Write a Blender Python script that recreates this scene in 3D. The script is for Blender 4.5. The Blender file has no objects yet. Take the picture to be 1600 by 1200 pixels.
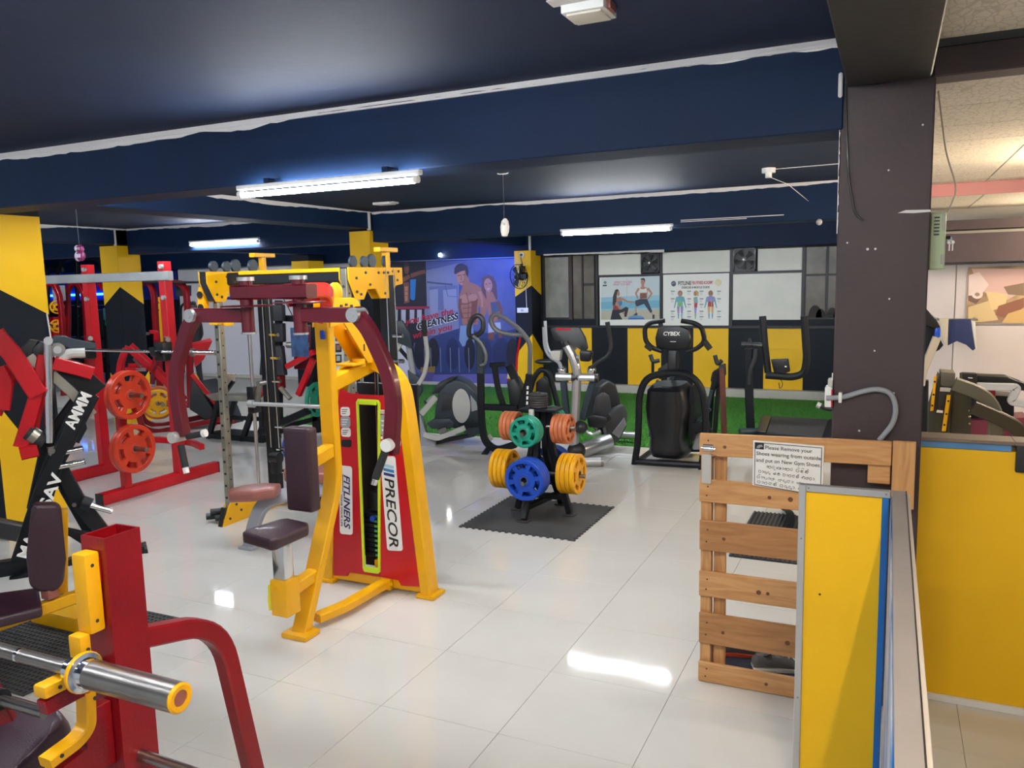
import bpy, bmesh, math, random
from mathutils import Vector as V, Matrix as M
random.seed(7)
SC = bpy.context.scene
COL = SC.collection
# ---------------------------------------------------------------- camera, world, exposure
FPX, YAW, PITCH, ROLL, CAMZ = 1257.24, math.radians(-25.1457), math.radians(-7.2951), math.radians(-1.3529), 1.932
_f = V((math.sin(YAW)*math.cos(PITCH), math.cos(YAW)*math.cos(PITCH), math.sin(PITCH)))
_r = V((math.cos(YAW), -math.sin(YAW), 0)); _u = _r.cross(_f)
CR = _r*math.cos(ROLL)+_u*math.sin(ROLL); CU = -_r*math.sin(ROLL)+_u*math.cos(ROLL); CF = _f
CP = V((0, 0, CAMZ))
cam = bpy.data.cameras.new('camera'); camo = bpy.data.objects.new('camera', cam); COL.objects.link(camo)
cam.sensor_width = 36; cam.lens = FPX/1600*36; cam.clip_start = .05
camo.matrix_world = M(((CR.x, CU.x, -CF.x, 0), (CR.y, CU.y, -CF.y, 0), (CR.z, CU.z, -CF.z, CAMZ), (0, 0, 0, 1)))
SC.camera = camo
SC.view_settings.view_transform = 'Standard'; SC.view_settings.look = 'None'
SC.view_settings.exposure = EXPOSURE = 1.18; SC.view_settings.gamma = 1; SC.view_settings.use_curve_mapping = False
w = bpy.data.worlds.new('world'); SC.world = w; w.use_nodes = True
w.node_tree.nodes['Background'].inputs[0].default_value = (.85, .92, 1, 1)
w.node_tree.nodes['Background'].inputs[1].default_value = .22
SC.cycles.max_bounces = 7; SC.cycles.diffuse_bounces = 4; SC.cycles.glossy_bounces = 4
SC.cycles.sample_clamp_indirect = 6
TUBE = 66.0       # emission of a fluorescent tube

# a point on the plane y=Y, x=X or z=Z that a survey sighting (in photograph pixels) meets
def _ray(x, y): return CF+CR*((x-800)/FPX)-CU*((y-600)/FPX)
def PY(x, y, Y): d = _ray(x, y); return CP+d*(Y/d.y)
def PX(x, y, X): d = _ray(x, y); return CP+d*(X/d.x)
def PZ(x, y, Z=0.): d = _ray(x, y); return CP+d*((Z-CAMZ)/d.z)
def PPL(x, y, P, az):
    n = V((-math.sin(az), math.cos(az), 0)); d = _ray(x, y); return CP+d*((V(P)-CP).dot(n)/d.dot(n))
def inview(p, m=60):
    d = V(p)-CP; k = d.dot(CF)
    if k < .2: return False
    x = 800+FPX*d.dot(CR)/k; y = 600-FPX*d.dot(CU)/k
    return -m < x < 1600+m and -m < y < 1200+m

# ---------------------------------------------------------------- materials
MATS = {}
def mat(name, col, rough=.5, metal=0., bump=0., bscale=60., var=0., vscale=4., coat=0., emit=0., spec=.5, col2=None):
    if name in MATS: return MATS[name]
    m = bpy.data.materials.new(name); m.use_nodes = True; nt = m.node_tree; N = nt.nodes; L = nt.links
    b = N['Principled BSDF']; c = (*col, 1)
    b.inputs['Base Color'].default_value = c; b.inputs['Roughness'].default_value = rough
    b.inputs['Metallic'].default_value = metal; b.inputs['Coat Weight'].default_value = coat
    b.inputs['Specular IOR Level'].default_value = spec; b.inputs['Coat Roughness'].default_value = .08
    if emit:
        b.inputs['Emission Color'].default_value = c; b.inputs['Emission Strength'].default_value = emit
    tc = N.new('ShaderNodeTexCoord')
    if var:
        n = N.new('ShaderNodeTexNoise'); n.inputs['Scale'].default_value = vscale; n.inputs['Detail'].default_value = 5
        L.new(tc.outputs['Object'], n.inputs['Vector'])
        r = N.new('ShaderNodeValToRGB'); r.color_ramp.elements[0].position = .3; r.color_ramp.elements[1].position = .7
        d = col2 or tuple(max(0, v*(1-var)) for v in col)
        r.color_ramp.elements[0].color = (*d, 1); r.color_ramp.elements[1].color = c
        L.new(n.outputs['Fac'], r.inputs['Fac']); L.new(r.outputs['Color'], b.inputs['Base Color'])
    if bump:
        n = N.new('ShaderNodeTexNoise'); n.inputs['Scale'].default_value = bscale; n.inputs['Detail'].default_value = 4
        L.new(tc.outputs['Object'], n.inputs['Vector'])
        p = N.new('ShaderNodeBump'); p.inputs['Strength'].default_value = bump; p.inputs['Distance'].default_value = .01
        L.new(n.outputs['Fac'], p.inputs['Height']); L.new(p.outputs['Normal'], b.inputs['Normal'])
    MATS[name] = m; return m
def wood(name, a, b, axis='X'):
    if name in MATS: return MATS[name]
    m = mat(name, a, .55); nt = m.node_tree; N = nt.nodes; L = nt.links
    tc = N.new('ShaderNodeTexCoord'); mp = N.new('ShaderNodeMapping')
    mp.inputs['Scale'].default_value = (1.5, 14, 14) if axis == 'X' else (14, 14, 1.5)
    n = N.new('ShaderNodeTexNoise'); n.inputs['Scale'].default_value = 2.2; n.inputs['Detail'].default_value = 7; n.inputs['Distortion'].default_value = 1.2
    r = N.new('ShaderNodeValToRGB'); r.color_ramp.elements[0].color = (*b, 1); r.color_ramp.elements[1].color = (*a, 1)
    r.color_ramp.elements[0].position = .36; r.color_ramp.elements[1].position = .6
    L.new(tc.outputs['Object'], mp.inputs['Vector']); L.new(mp.outputs[0], n.inputs['Vector']); L.new(n.outputs['Fac'], r.inputs['Fac'])
    L.new(r.outputs['Color'], N['Principled BSDF'].inputs['Base Color']); return m

RED = mat('red_paint', (.58, .005, .014), .3, bump=.06, bscale=90, coat=.15, spec=.4, var=.25, vscale=3)
DRED = mat('dark_red_paint', (.26, .003, .008), .32, bump=.12, bscale=120, coat=.12, spec=.4, var=.3, vscale=5)
MAROON = mat('maroon_paint', (.14, .006, .02), .34, bump=.05, coat=.15, spec=.4, var=.25)
YEL = mat('yellow_paint', (.86, .43, .002), .36, bump=.06, bscale=80, coat=.1, spec=.4, var=.12, vscale=6)
YELW = mat('yellow_wall_paint', (.95, .55, .001), .5, bump=.1, bscale=40, var=.08, vscale=2)
BLK = mat('black_paint', (.006, .008, .012), .42, spec=.3, bump=.05, var=.3)
BLKP = mat('black_plastic', (.007, .008, .011), .34, coat=.1, spec=.4)
RUB = mat('black_rubber', (.018, .019, .021), .75, bump=.3, bscale=200)
MATR = mat('grey_rubber_mat', (.058, .059, .062), .7, bump=.4, bscale=150, var=.3)
CHROME = mat('chrome', (.72, .73, .75), .14, 1.)
STEEL = mat('worn_steel', (.36, .34, .32), .33, 1., bump=.05, var=.35, vscale=9)
GALV = mat('galvanised_steel', (.42, .4, .34), .36, .9, var=.35, vscale=6)
SILV = mat('silver_paint', (.55, .56, .57), .3, .7)
GREY = mat('grey_paint', (.34, .36, .4), .45)
LGREY = mat('light_grey_plastic', (.5, .5, .47), .45)
DGREY = mat('dark_grey_plastic', (.02, .022, .026), .4, var=.2)
SLATE = mat('slate_blue_plastic', (.022, .036, .05), .38)
PURP = mat('aubergine_vinyl', (.032, .01, .02), .42, bump=.12, bscale=220, coat=.1)
BROWN = mat('brown_vinyl', (.3, .1, .08), .36, bump=.1, bscale=200, coat=.25)
BVIN = mat('black_vinyl', (.02, .023, .03), .45, bump=.1, bscale=200)
WHITE = mat('white_plastic', (.8, .8, .78), .4)
WPRINT = mat('white_print', (.85, .85, .83), .5)
KPRINT = mat('black_print', (.012, .012, .014), .5)
NAVY = mat('navy_ceiling_paint', (.015, .029, .076), .7, bump=.15, bscale=18, var=.25, vscale=1.5, spec=.3)
NAVYW = mat('dark_wall_paint', (.006, .01, .018), .55, spec=.25, bump=.1, bscale=25, var=.2)
NAVYB = mat('navy_beam_paint', (.0028, .019, .066), .6, bump=.15, bscale=18, var=.25, vscale=1.5, spec=.25)
BRWN = mat('dark_brown_paint', (.055, .036, .042), .55, bump=.2, bscale=30, var=.22, vscale=2.5)
PEEL = mat('bare_white_plaster', (.75, .72, .72), .8, bump=.3, bscale=60)
WALLW = mat('white_wall_paint', (.72, .72, .78), .6, bump=.06, bscale=20)
WBOARD = mat('off_white_board', (.8, .79, .74), .5, var=.08, vscale=3)
ALU = mat('aluminium', (.6, .6, .6), .35, .8)
PLINTH = mat('plinth_paint', (.56, .54, .48), .6, var=.15)
ORANGE = mat('orange_red_plate', (.66, .045, .012), .36, bump=.06, coat=.12, var=.15, spec=.4)
ORANGE2 = mat('orange_plate', (.55, .16, .06), .38, bump=.06, coat=.12, var=.15, spec=.4)
GREENP = mat('green_plate', (.012, .26, .17), .34, bump=.06, coat=.12, var=.15, spec=.4)
BLUEP = mat('blue_plate', (.008, .06, .42), .32, bump=.06, coat=.12, var=.15, spec=.4)
YELP = mat('yellow_plate', (.84, .4, .004), .38, bump=.06, coat=.1, var=.12, spec=.4)
IRON = mat('dark_iron', (.05, .045, .045), .5, .4, bump=.15, bscale=120)
SKIN = mat('skin_tone', (.32, .16, .1), .55)
HAIR = mat('black_hair', (.012, .01, .01), .55, bump=.4, bscale=150)

# ---------------------------------------------------------------- mesh building
def fillet(pts, rad, n=5):
    pts = [V(p) for p in pts]
    if not rad or len(pts) < 3: return pts
    out = [pts[0]]
    for i in range(1, len(pts)-1):
        a, b, c = pts[i-1], pts[i], pts[i+1]
        d1 = (a-b); d2 = (c-b); r = min(rad, d1.length*.48, d2.length*.48)
        p = b+d1.normalized()*r; q = b+d2.normalized()*r
        for k in range(n+1):
            t = k/n; out.append(p*(1-t)**2+b*2*t*(1-t)+q*t*t)
    out.append(pts[-1]); return out
class B:
    def __init__(s): s.bm = bmesh.new(); s.mi = 0
    def sweep(s, pts, sec, up=(0, 0, 1), cap=True, scale=None):
        """sweep a closed 2-d section [(side, up)] along points"""
        bm = s.bm; pts = [V(p) for p in pts]; n = len(pts); rings = []
        up = V(up); t0 = (pts[1]-pts[0]).normalized()
        if abs(t0.dot(up.normalized())) > .98: up = V((0, 1, 0)) if abs(t0.y) < .9 else V((1, 0, 0))
        u = (up-t0*up.dot(t0)).normalized(); prev = t0
        for i, p in enumerate(pts):
            if i == 0: t = t0; m = 1
            elif i == n-1: t = (pts[-1]-pts[-2]).normalized(); m = 1
            else:
                t = ((pts[i]-pts[i-1]).normalized()+(pts[i+1]-pts[i]).normalized()).normalized()
                m = 1
            q = prev.rotation_difference(t); u = q @ u; u = (u-t*u.dot(t)).normalized(); prev = t
            sd = t.cross(u); k = scale[i] if scale else 1
            rings.append([bm.verts.new(p+sd*(a*k)+u*(b*k)) for a, b in sec])
        m = len(sec)
        for i in range(n-1):
            for j in range(m):
                bm.faces.new((rings[i][j], rings[i][(j+1) % m], rings[i+1][(j+1) % m], rings[i+1][j])).material_index = s.mi
        if cap:
            bm.faces.new(rings[0][::-1]).material_index = s.mi; bm.faces.new(rings[-1]).material_index = s.mi
        return s
    def bar(s, a, b, w, h=None, up=(0, 0, 1), ch=.12):
        return s.path([a, b], w, h, up, 0, ch)
    def path(s, pts, w, h=None, up=(0, 0, 1), rad=0., ch=.12, n=5):
        h = h or w; x = w/2; y = h/2; c = ch*min(w, h)
        sec = [(-x+c, -y), (x-c, -y), (x, -y+c), (x, y-c), (x-c, y), (-x+c, y), (-x, y-c), (-x, -y+c)] if ch else [(-x, -y), (x, -y), (x, y), (-x, y)]
        return s.sweep(fillet(pts, rad, n), sec, up)
    def tube(s, pts, r, rad=0., n=10, scale=None, bn=5):
        sec = [(r*math.cos(2*math.pi*i/n), r*math.sin(2*math.pi*i/n)) for i in range(n)]
        return s.sweep(fillet(pts, rad, bn), sec, scale=scale)
    def cyl(s, a, b, r, n=16, r2=None):
        return s.tube([a, b], r, n=n, scale=None if r2 is None else [1, r2/r])
    def lathe(s, a, ax, prof, n=24, closed=False):
        bm = s.bm; a = V(a); ax = V(ax).normalized(); u = ax.orthogonal().normalized(); v = ax.cross(u); rings = []
        for r, t in prof:
            c = a+ax*t
            rings.append([bm.verts.new(c+u*(r*math.cos(2*math.pi*i/n))+v*(r*math.sin(2*math.pi*i/n))) for i in range(n)])
        k = len(rings)
        for i in range(k if closed else k-1):
            p, q = rings[i], rings[(i+1) % k]
            for j in range(n): bm.faces.new((p[j], p[(j+1) % n], q[(j+1) % n], q[j])).material_index = s.mi
        if not closed:
            if prof[0][0] > 1e-5: bm.faces.new(rings[0][::-1]).material_index = s.mi
            if prof[-1][0] > 1e-5: bm.faces.new(rings[-1]).material_index = s.mi
        return s
    def box(s, x0, x1, y0, y1, z0, z1, bev=0., seg=2):
        bm = s.bm; vs = [bm.verts.new((x, y, z)) for x in (x0, x1) for y in (y0, y1) for z in (z0, z1)]
        fs = [bm.faces.new([vs[i] for i in q]) for q in ((0, 1, 3, 2), (4, 6, 7, 5), (0, 4, 5, 1), (2, 3, 7, 6), (0, 2, 6, 4), (1, 5, 7, 3))]
        for f in fs: f.material_index = s.mi
        if bev:
            es = {e for f in fs for e in f.edges}
            bmesh.ops.bevel(bm, geom=list(es), offset=bev, segments=seg, affect='EDGES', profile=.6, material=-1)
        return s
    def obox(s, c, sx, sy, sz, R=None, bev=0., seg=2):
        """oriented box: centre c, size, 3x3 rotation"""
        old = set(s.bm.verts); s.box(-sx/2, sx/2, -sy/2, sy/2, -sz/2, sz/2, bev, seg)
        mm = M.Translation(V(c)) @ (R.to_4x4() if R is not None else M.Identity(4))
        bmesh.ops.transform(s.bm, matrix=mm, verts=[v for v in s.bm.verts if v not in old]); return s
    def prism(s, pts, off, bev=0., seg=1):
        bm = s.bm; off = V(off); a = [bm.verts.new(V(p)) for p in pts]; b = [bm.verts.new(V(p)+off) for p in pts]; n = len(a)
        fs = [bm.faces.new(a), bm.faces.new(b[::-1])]
        for i in range(n): fs.append(bm.faces.new((a[i], b[i], b[(i+1) % n], a[(i+1) % n])))
        for f in fs: f.material_index = s.mi
        if bev:
            es = {e for f in fs for e in f.edges}
            bmesh.ops.bevel(bm, geom=list(es), offset=bev, segments=seg, affect='EDGES', profile=.6, material=-1)
        return s
    def ell(s, c, rx, ry, rz, R=None, u=16, v=10):
        nv = bmesh.ops.create_uvsphere(s.bm, u_segments=u, v_segments=v, radius=1)['verts']
        mm = M.Translation(V(c)) @ (R.to_4x4() if R is not None else M.Identity(4)) @ M.Diagonal((rx, ry, rz, 1))
        bmesh.ops.transform(s.bm, matrix=mm, verts=nv); return s
    def loft(s, rings, cap=True):
        bm = s.bm; R = [[bm.verts.new(V(p)) for p in r] for r in rings]; m = len(R[0])
        for i in range(len(R)-1):
            for j in range(m): bm.faces.new((R[i][j], R[i][(j+1) % m], R[i+1][(j+1) % m], R[i+1][j])).material_index = s.mi
        if cap: bm.faces.new(R[0][::-1]).material_index = s.mi; bm.faces.new(R[-1]).material_index = s.mi
        return s
    def poly(s, pts, mi=0):
        s.bm.faces.new([s.bm.verts.new(V(p)) for p in pts]).material_index = mi; return s
ROOTM = {}
def ob(name, b, m, parent=None, label=None, smooth=35, kind=None):
    bm = b.bm; bmesh.ops.recalc_face_normals(bm, faces=bm.faces)
    if parent is not None:
        bmesh.ops.transform(bm, matrix=ROOTM[parent.name], verts=bm.verts)
    ca = math.radians(smooth)
    for f in bm.faces: f.smooth = True
    for e in bm.edges:
        if len(e.link_faces) == 2 and e.calc_face_angle(0) > ca: e.smooth = False
    me = bpy.data.meshes.new(name); bm.to_mesh(me); bm.free()
    for x in (m if isinstance(m, (list, tuple)) else [m]): me.materials.append(x)
    o = bpy.data.objects.new(name, me); COL.objects.link(o)
    if parent is not None: o.parent = parent; ROOTM[o.name] = ROOTM[parent.name]
    else: ROOTM[o.name] = M.Identity(4)
    if label: o['label'] = label
    if kind: o['kind'] = kind
    return o
def tag(o, label, cat, group=None, kind=None):
    o['label'] = label; o['category'] = cat
    if group: o['group'] = group
    if kind: o['kind'] = kind
    return o
def T(name, label, cat, loc=(0, 0, 0), group=None, rz=0., local=False):
    o = bpy.data.objects.new(name, None); o.empty_display_size = .1; COL.objects.link(o)
    mw = M.Translation(V(loc)) @ M.Rotation(rz, 4, 'Z'); o.location = loc; o.rotation_euler = (0, 0, rz)
    ROOTM[o.name] = M.Identity(4) if local else mw.inverted()
    return tag(o, label, cat, group)
def struct(name, b, m, parent=None, label=None, smooth=35):
    return ob(name, b, m, parent, label, smooth, 'structure')
def kids(o): return [c for c in bpy.data.objects if c.parent == o]
def dup(o, parent=None, label=None, group=None, mw=None, ch=None):
    c = o.copy(); COL.objects.link(c)
    if parent is not None: c.parent = parent
    if label: c['label'] = label
    if group: c['group'] = group
    if mw is not None: c.matrix_world = mw
    for k in (ch[o] if ch else kids(o)): dup(k, c)
    return c
def rodrig(a, b):   # rotation taking +z to b-a
    return V((0, 0, 1)).rotation_difference(V(b)-V(a)).to_matrix()
def frame3(x, y, z): return M((x, y, z)).transposed()
_DG = None
def txt(s, parent, org, u, v, size, m, align='CENTER', shear=0., name='lettering', ext=.0004, bold=0., sx=1., label=None, vfit=None, spacing=1.):
    cu = bpy.data.curves.new('t', 'FONT'); cu.body = s; cu.size = 1; cu.align_x = align; cu.shear = shear; cu.offset = bold; cu.space_character = spacing
    cu.extrude = .002; cu.resolution_u = 3
    o = bpy.data.objects.new('t', cu); COL.objects.link(o)
    dg = bpy.context.evaluated_depsgraph_get(); me = bpy.data.meshes.new_from_object(o.evaluated_get(dg))
    bpy.data.objects.remove(o); bpy.data.curves.remove(cu)
    u = V(u).normalized(); v = V(v).normalized(); n = u.cross(v)
    xs = [p.co.x for p in me.vertices] or [0]
    k = size if vfit is None else vfit/(max(xs)-min(xs))
    mm = M.Translation(V(org)) @ frame3(u*(k*sx), v*(size if vfit is not None else k), n*.3).to_4x4()
    b = B(); b.bm.from_mesh(me); bmesh.ops.transform(b.bm, matrix=mm, verts=b.bm.verts)
    bpy.data.meshes.remove(me)
    return ob(name, b, m, parent, label, kind=None)
def flat(name, parent, org, u, v, shapes, lift=.0006):
    """printed flat shapes on a surface: shapes = [(colour, [(x,y),...]), ...] later ones on top"""
    u = V(u); v = V(v); n = u.normalized().cross(v.normalized()); ms = []; b = B()
    for i, (c, pts) in enumerate(shapes):
        if c not in ms: ms.append(c)
        q = V(org)+n*(lift*(1+i*.12))
        b.poly([q+u*x+v*y for x, y in pts], ms.index(c))
    bm = b.bm
    mats = [mat('print_%02x%02x%02x' % tuple(int(255*min(1, k)) for k in c), c, .45) for c in ms]
    bm.normal_update()
    return ob(name, b, mats, parent)
def blob(cx, cy, rx, ry, n=14, rot=0.):
    c, s = math.cos(rot), math.sin(rot)
    return [(cx+rx*math.cos(a)*c-ry*math.sin(a)*s, cy+rx*math.cos(a)*s+ry*math.sin(a)*c) for a in (2*math.pi*i/n for i in range(n))]
def limb(pts, w0, w1):
    """tapered flat strip along points"""
    L = []; R = []; n = len(pts)
    for i, p in enumerate(pts):
        a = pts[max(0, i-1)]; b = pts[min(n-1, i+1)]; d = (b[0]-a[0], b[1]-a[1]); l = math.hypot(*d) or 1
        w = w0+(w1-w0)*i/(n-1); L.append((p[0]-d[1]/l*w/2, p[1]+d[0]/l*w/2)); R.append((p[0]+d[1]/l*w/2, p[1]-d[0]/l*w/2))
    return L+R[::-1]

def split_loose(names):
    """each separate piece of these parts becomes a part of its own"""
    for o in [o for o in list(bpy.data.objects) if o.type == 'MESH' and o.name.split('.')[0] in names]:
        bm = bmesh.new(); bm.from_mesh(o.data); seen = set(); isl = []
        for v in bm.verts:
            if v in seen: continue
            st = [v]; seen.add(v); g = []
            while st:
                q = st.pop(); g.append(q)
                for e in q.link_edges:
                    w_ = e.other_vert(q)
                    if w_ not in seen: seen.add(w_); st.append(w_)
            isl.append(g)
        if len(isl) > 1:
            keep = [set(v.index for v in g) for g in isl]
            for i, ks in enumerate(keep):
                b2 = bmesh.new(); b2.from_mesh(o.data); bmesh.ops.delete(b2, geom=[v for v in b2.verts if v.index not in ks], context='VERTS')
                me = bpy.data.meshes.new(o.name); b2.to_mesh(me); b2.free()
                for m in o.data.materials: me.materials.append(m)
                if i == 0: first = me
                else:
                    c = o.copy(); c.data = me; COL.objects.link(c)
            o.data = first
        bm.free()
# ================================================================ STRUCTURE
def tilemat():
    m = mat('polished_floor_tile', (.66, .65, .61), .09, spec=.55); nt = m.node_tree; N = nt.nodes; L = nt.links
    tc = N.new('ShaderNodeTexCoord'); g = N.new('ShaderNodeNewGeometry')
    n = N.new('ShaderNodeTexNoise'); n.inputs['Scale'].default_value = 1.7; n.inputs['Detail'].default_value = 6
    r = N.new('ShaderNodeValToRGB'); r.color_ramp.elements[0].color = (.6, .585, .54, 1); r.color_ramp.elements[1].color = (.7, .69, .655, 1)
    L.new(g.outputs['Position'], n.inputs['Vector']); L.new(n.outputs['Fac'], r.inputs['Fac'])
    L.new(r.outputs['Color'], N['Principled BSDF'].inputs['Base Color'])
    n2 = N.new('ShaderNodeTexNoise'); n2.inputs['Scale'].default_value = 5; n2.inputs['Detail'].default_value = 8
    mr = N.new('ShaderNodeMapRange'); mr.inputs['From Min'].default_value = .35; mr.inputs['From Max'].default_value = .75
    mr.inputs['To Min'].default_value = .045; mr.inputs['To Max'].default_value = .075
    L.new(g.outputs['Position'], n2.inputs['Vector']); L.new(n2.outputs['Fac'], mr.inputs['Value']); L.new(mr.outputs[0], N['Principled BSDF'].inputs['Roughness'])
    return m
TILE = tilemat(); GROUT = mat('tile_joint', (.42, .41, .38), .8)
floor = struct('floor', B().box(-21, 5, -4, 13.4, -.2, -.006), GROUT)
tx = [.333+.6*k for k in range(-36, 8)]; ty = [.499+.6*k for k in range(-8, 22)]
cells = []
for x in tx:
    for y in ty:
        c = (x+.3, y+.3, 0)
        if y > 8.6 and x < 0 or x < -20.6: continue
        cells.append(((V(c)-CP).length if inview(c, 130) and (V(c)-CP).dot(CF) > .3 else 99, x, y))
cells.sort()
tb = B().box(.0011, .5989, .0011, .5989, -.012, 0, .0008, 1)
first = None
for d, x, y in cells[:300]:
    if d > 90: break
    if first is None:
        first = ob('tile', tb, TILE, floor); first.location = (x, y, 0); continue
    c = first.copy(); COL.objects.link(c); c.location = (x, y, 0)
rest = B()
for d, x, y in cells[300:]: rest.box(x+.0011, x+.5989, y+.0011, y+.5989, -.012, 0)
o = ob('tile_field', rest, TILE, floor, kind='stuff')
# artificial turf
def turf():
    m = mat('artificial_turf', (.07, .3, .026), .85, bump=.9, bscale=260, var=.55, vscale=55, col2=(.03, .18, .02)); return m
gb = B().box(-8.1, -.3, 8.85, 13.12, -.005, .012)
turf_o = struct('floor_turf', gb, turf()); turf_o['label'] = 'green artificial turf along the back wall'
def blades():
    b = B(); rnd = random.Random(3)
    for i in range(26000):
        y = 8.84+4.26*rnd.random()**1.5; x = -8.1+7.7*rnd.random(); h = .018+.014*rnd.random(); a = rnd.random()*6.28; c, s = math.cos(a)*.005, math.sin(a)*.005
        l = rnd.uniform(-.008, .008)
        b.bm.faces.new([b.bm.verts.new(p) for p in ((x-c, y-s, .01), (x+c, y+s, .01), (x+l, y+l, .01+h))])
    return ob('turf_blade', b, MATS['artificial_turf'], turf_o, kind='stuff')
blades()
# ceilings and beams
struct('ceiling', B().box(-21, .15, -4, 3.76, 2.9, 3.1), NAVY)
struct('ceiling', B().box(-21, .1, 3.95, 13.3, 2.8, 3.1), NAVY)
BM = []
def beam(x0, x1, y0, y1, z0, z1, m=NAVYB): BM.append(struct('beam', B().box(x0, x1, y0, y1, z0, z1, .006, 1), m)); return BM[-1]
beam(-21, -.2, 3.75, 4.04, 2.53, 3.05)            # main beam
beam(-21, .1, 8.3, 8.62, 2.44, 2.95)
beam(-21, 0, 12.9, 13.3, 2.36, 2.95)
beam(-6.1, -5.72, 4.04, 8.3, 2.6, 2.95); beam(-6.1, -5.72, 8.6, 12.9, 2.55, 2.95)
beam(-10.3, -9.95, 4.04, 8.3, 2.58, 2.95); beam(-10.3, -9.95, 8.6, 12.9, 2.52, 2.95)
beam(-.19, .125, -4, 3.76, 2.7, 3.05, mat('dark_brown_beam_paint', (.022, .02, .019), .55, bump=.2, bscale=25, var=.2))
beam(.13, 5, 3.75, 3.9, 2.7, 2.815, BRWN)
TR = [0]
def peel(x0, y0, x1, y1, z, n, w, depth, seed):
    """ragged strip of bare plaster left under a ceiling edge; n = outward direction"""
    TR[0] += 1; rnd = random.Random(seed); L = math.hypot(x1-x0, y1-y0); k = int(L/.05); b = B(); off = V(n)*.004
    up = []; lo = []; wv = w
    for i in range(k+1):
        t = i/k; p = V((x0+(x1-x0)*t, y0+(y1-y0)*t, z))+off
        wv = min(max(wv+rnd.uniform(-.5, .5)*w*.55, w*.55), depth)
        up.append(p); lo.append(p-V((0, 0, wv)))
    for i in range(k):
        b.poly([up[i], up[i+1], lo[i+1], lo[i]])
    return struct('trim_%d' % TR[0], b, PEEL)
peel(-9.5, 3.75, -.2, 3.75, 2.9, (0, -1, 0), .03, .06, 1)
struct('trim_20', B().box(-9.5, -.2, 3.738, 3.75, 2.868, 2.878), PEEL)
peel(-5.72, 8.3, -.2, 8.3, 2.8, (0, -1, 0), .022, .04, 2)
peel(-9.95, 8.3, -7.2, 8.3, 2.8, (0, -1, 0), .03, .05, 3)
peel(-5.72, 4.6, -5.72, 8.3, 2.8, (1, 0, 0), .025, .045, 4)
peel(-9.95, 5.0, -9.95, 8.3, 2.8, (1, 0, 0), .03, .05, 5)
peel(-5.4, 12.9, -3.3, 12.9, 2.375, (0, -1, 0), .02, .05, 6)
# concrete column on the right and its scars
col = struct('column', B().box(-.212, .142, 3.76, 4.1, 0, 2.72, .006, 1), BRWN)
b = B(); rnd = random.Random(5)
zs = [2.1+.03*i for i in range(26)]
for i in range(25):
    a, c = rnd.uniform(.001, .006), rnd.uniform(.001, .006)
    b.poly([(-.214, 3.757, zs[i]), (-.214+a, 3.757, zs[i]), (-.214+c, 3.757, zs[i+1]), (-.214, 3.757, zs[i+1])])
for (x, z, r) in ((-.02, 2.35, .004), (-.09, 2.03, .006), (-.06, 2.03, .005), (.0, 1.82, .004), (-.17, 2.06, .004), (.1, 2.52, .004), (-.05, 1.6, .004), (-.1, 1.25, .005), (.03, 1.42, .005)):
    b.poly([(x+r*math.cos(t), 3.758, z+r*math.sin(t)) for t in (0, .9, 2, 3.1, 4.2, 5.3)])
b.poly([(.02, 3.757, 2.174), (.05, 3.757, 2.184), (.14, 3.757, 2.181), (.142, 3.757, 2.172), (.08, 3.757, 2.17)])
struct('trim_21', b, PEEL, col)
struct('trim_22', B().box(-.222, -.205, 3.74, 3.765, 2.66, 2.76, .005, 1), PEEL)
# pillars with yellow chevrons
def pillar(x0, x1, y0, y1, zt, top, bot, cor):
    """dark pillar; yellow crown that ends in a V on each face, yellow foot that ends in a peak"""
    p = struct('pillar', B().box(x0, x1, y0, y1, 0, zt), NAVYW); b = B(); e = .003; z1, zv, zm = top; f0, fm = bot
    xm, ym = (x0+x1)/2, (y0+y1)/2
    # chevron apex at the pillar's front right corner
    b.prism([(x0, y0-e, z1), (x1+e, y0-e, z1), (x1+e, y0-e, zm), (x0, y0-e, zv)], (0, e-.0005, 0))
    b.prism([(x1+e, y0-e, z1), (x1+e, y1, z1), (x1+e, y1, zv), (x1+e, y0-e, zm)], (-e+.0005, 0, 0))
    ob('painted_crown', b, YELW, p)
    if fm:
        b = B()
        b.prism([(x0, y0-e, 0), (x1+e, y0-e, 0), (x1+e, y0-e, f0), (x0, y0-e, fm)], (0, e-.0005, 0))
        b.prism([(x1+e, y0-e, 0), (x1+e, y1, 0), (x1+e, y1, fm), (x1+e, y0-e, f0)], (-e+.0005, 0, 0)); ob('painted_foot', b, YELW, p)
    return p
pillar(-10.3, -9.95, 8.12, 8.5, 2.8, (2.56, 1.72, 1.98), (.32, .74), 0)
struct('trim_23', B().box(-9.97, -9.945, 8.09, 8.12, 2.56, 2.8), PEEL)
pillar(-6.02, -5.72, 8.24, 8.62, 2.8, (2.575, 1.85, 2.05), (0, 0), 0)
struct('trim_24', B().box(-5.735, -5.70, 8.21, 8.24, 2.58, 2.8), PEEL)
pillar(-10.36, -9.96, 12.3, 12.75, 2.5, (2.4, 1.6, 1.9), (0, 0), 0)
pl = struct('pillar', B().box(-6.7, -6.2, 3.9, 4.36, 0, 2.6), NAVYW)
b = B(); b.prism([(-6.197, 3.85, 2.53), (-6.197, 4.36, 2.53), (-6.197, 4.363, 1.75), (-6.197, 3.85, 2.03)], (-.004, 0, 0)); ob('painted_crown', b, YELW, pl)
b = B(); b.prism([(-6.197, 3.85, 0), (-6.197, 4.36, 0), (-6.197, 4.36, .3), (-6.197, 4.1, .72), (-6.197, 3.85, 1.12)], (-.004, 0, 0)); ob('painted_foot', b, YELW, pl)
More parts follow.
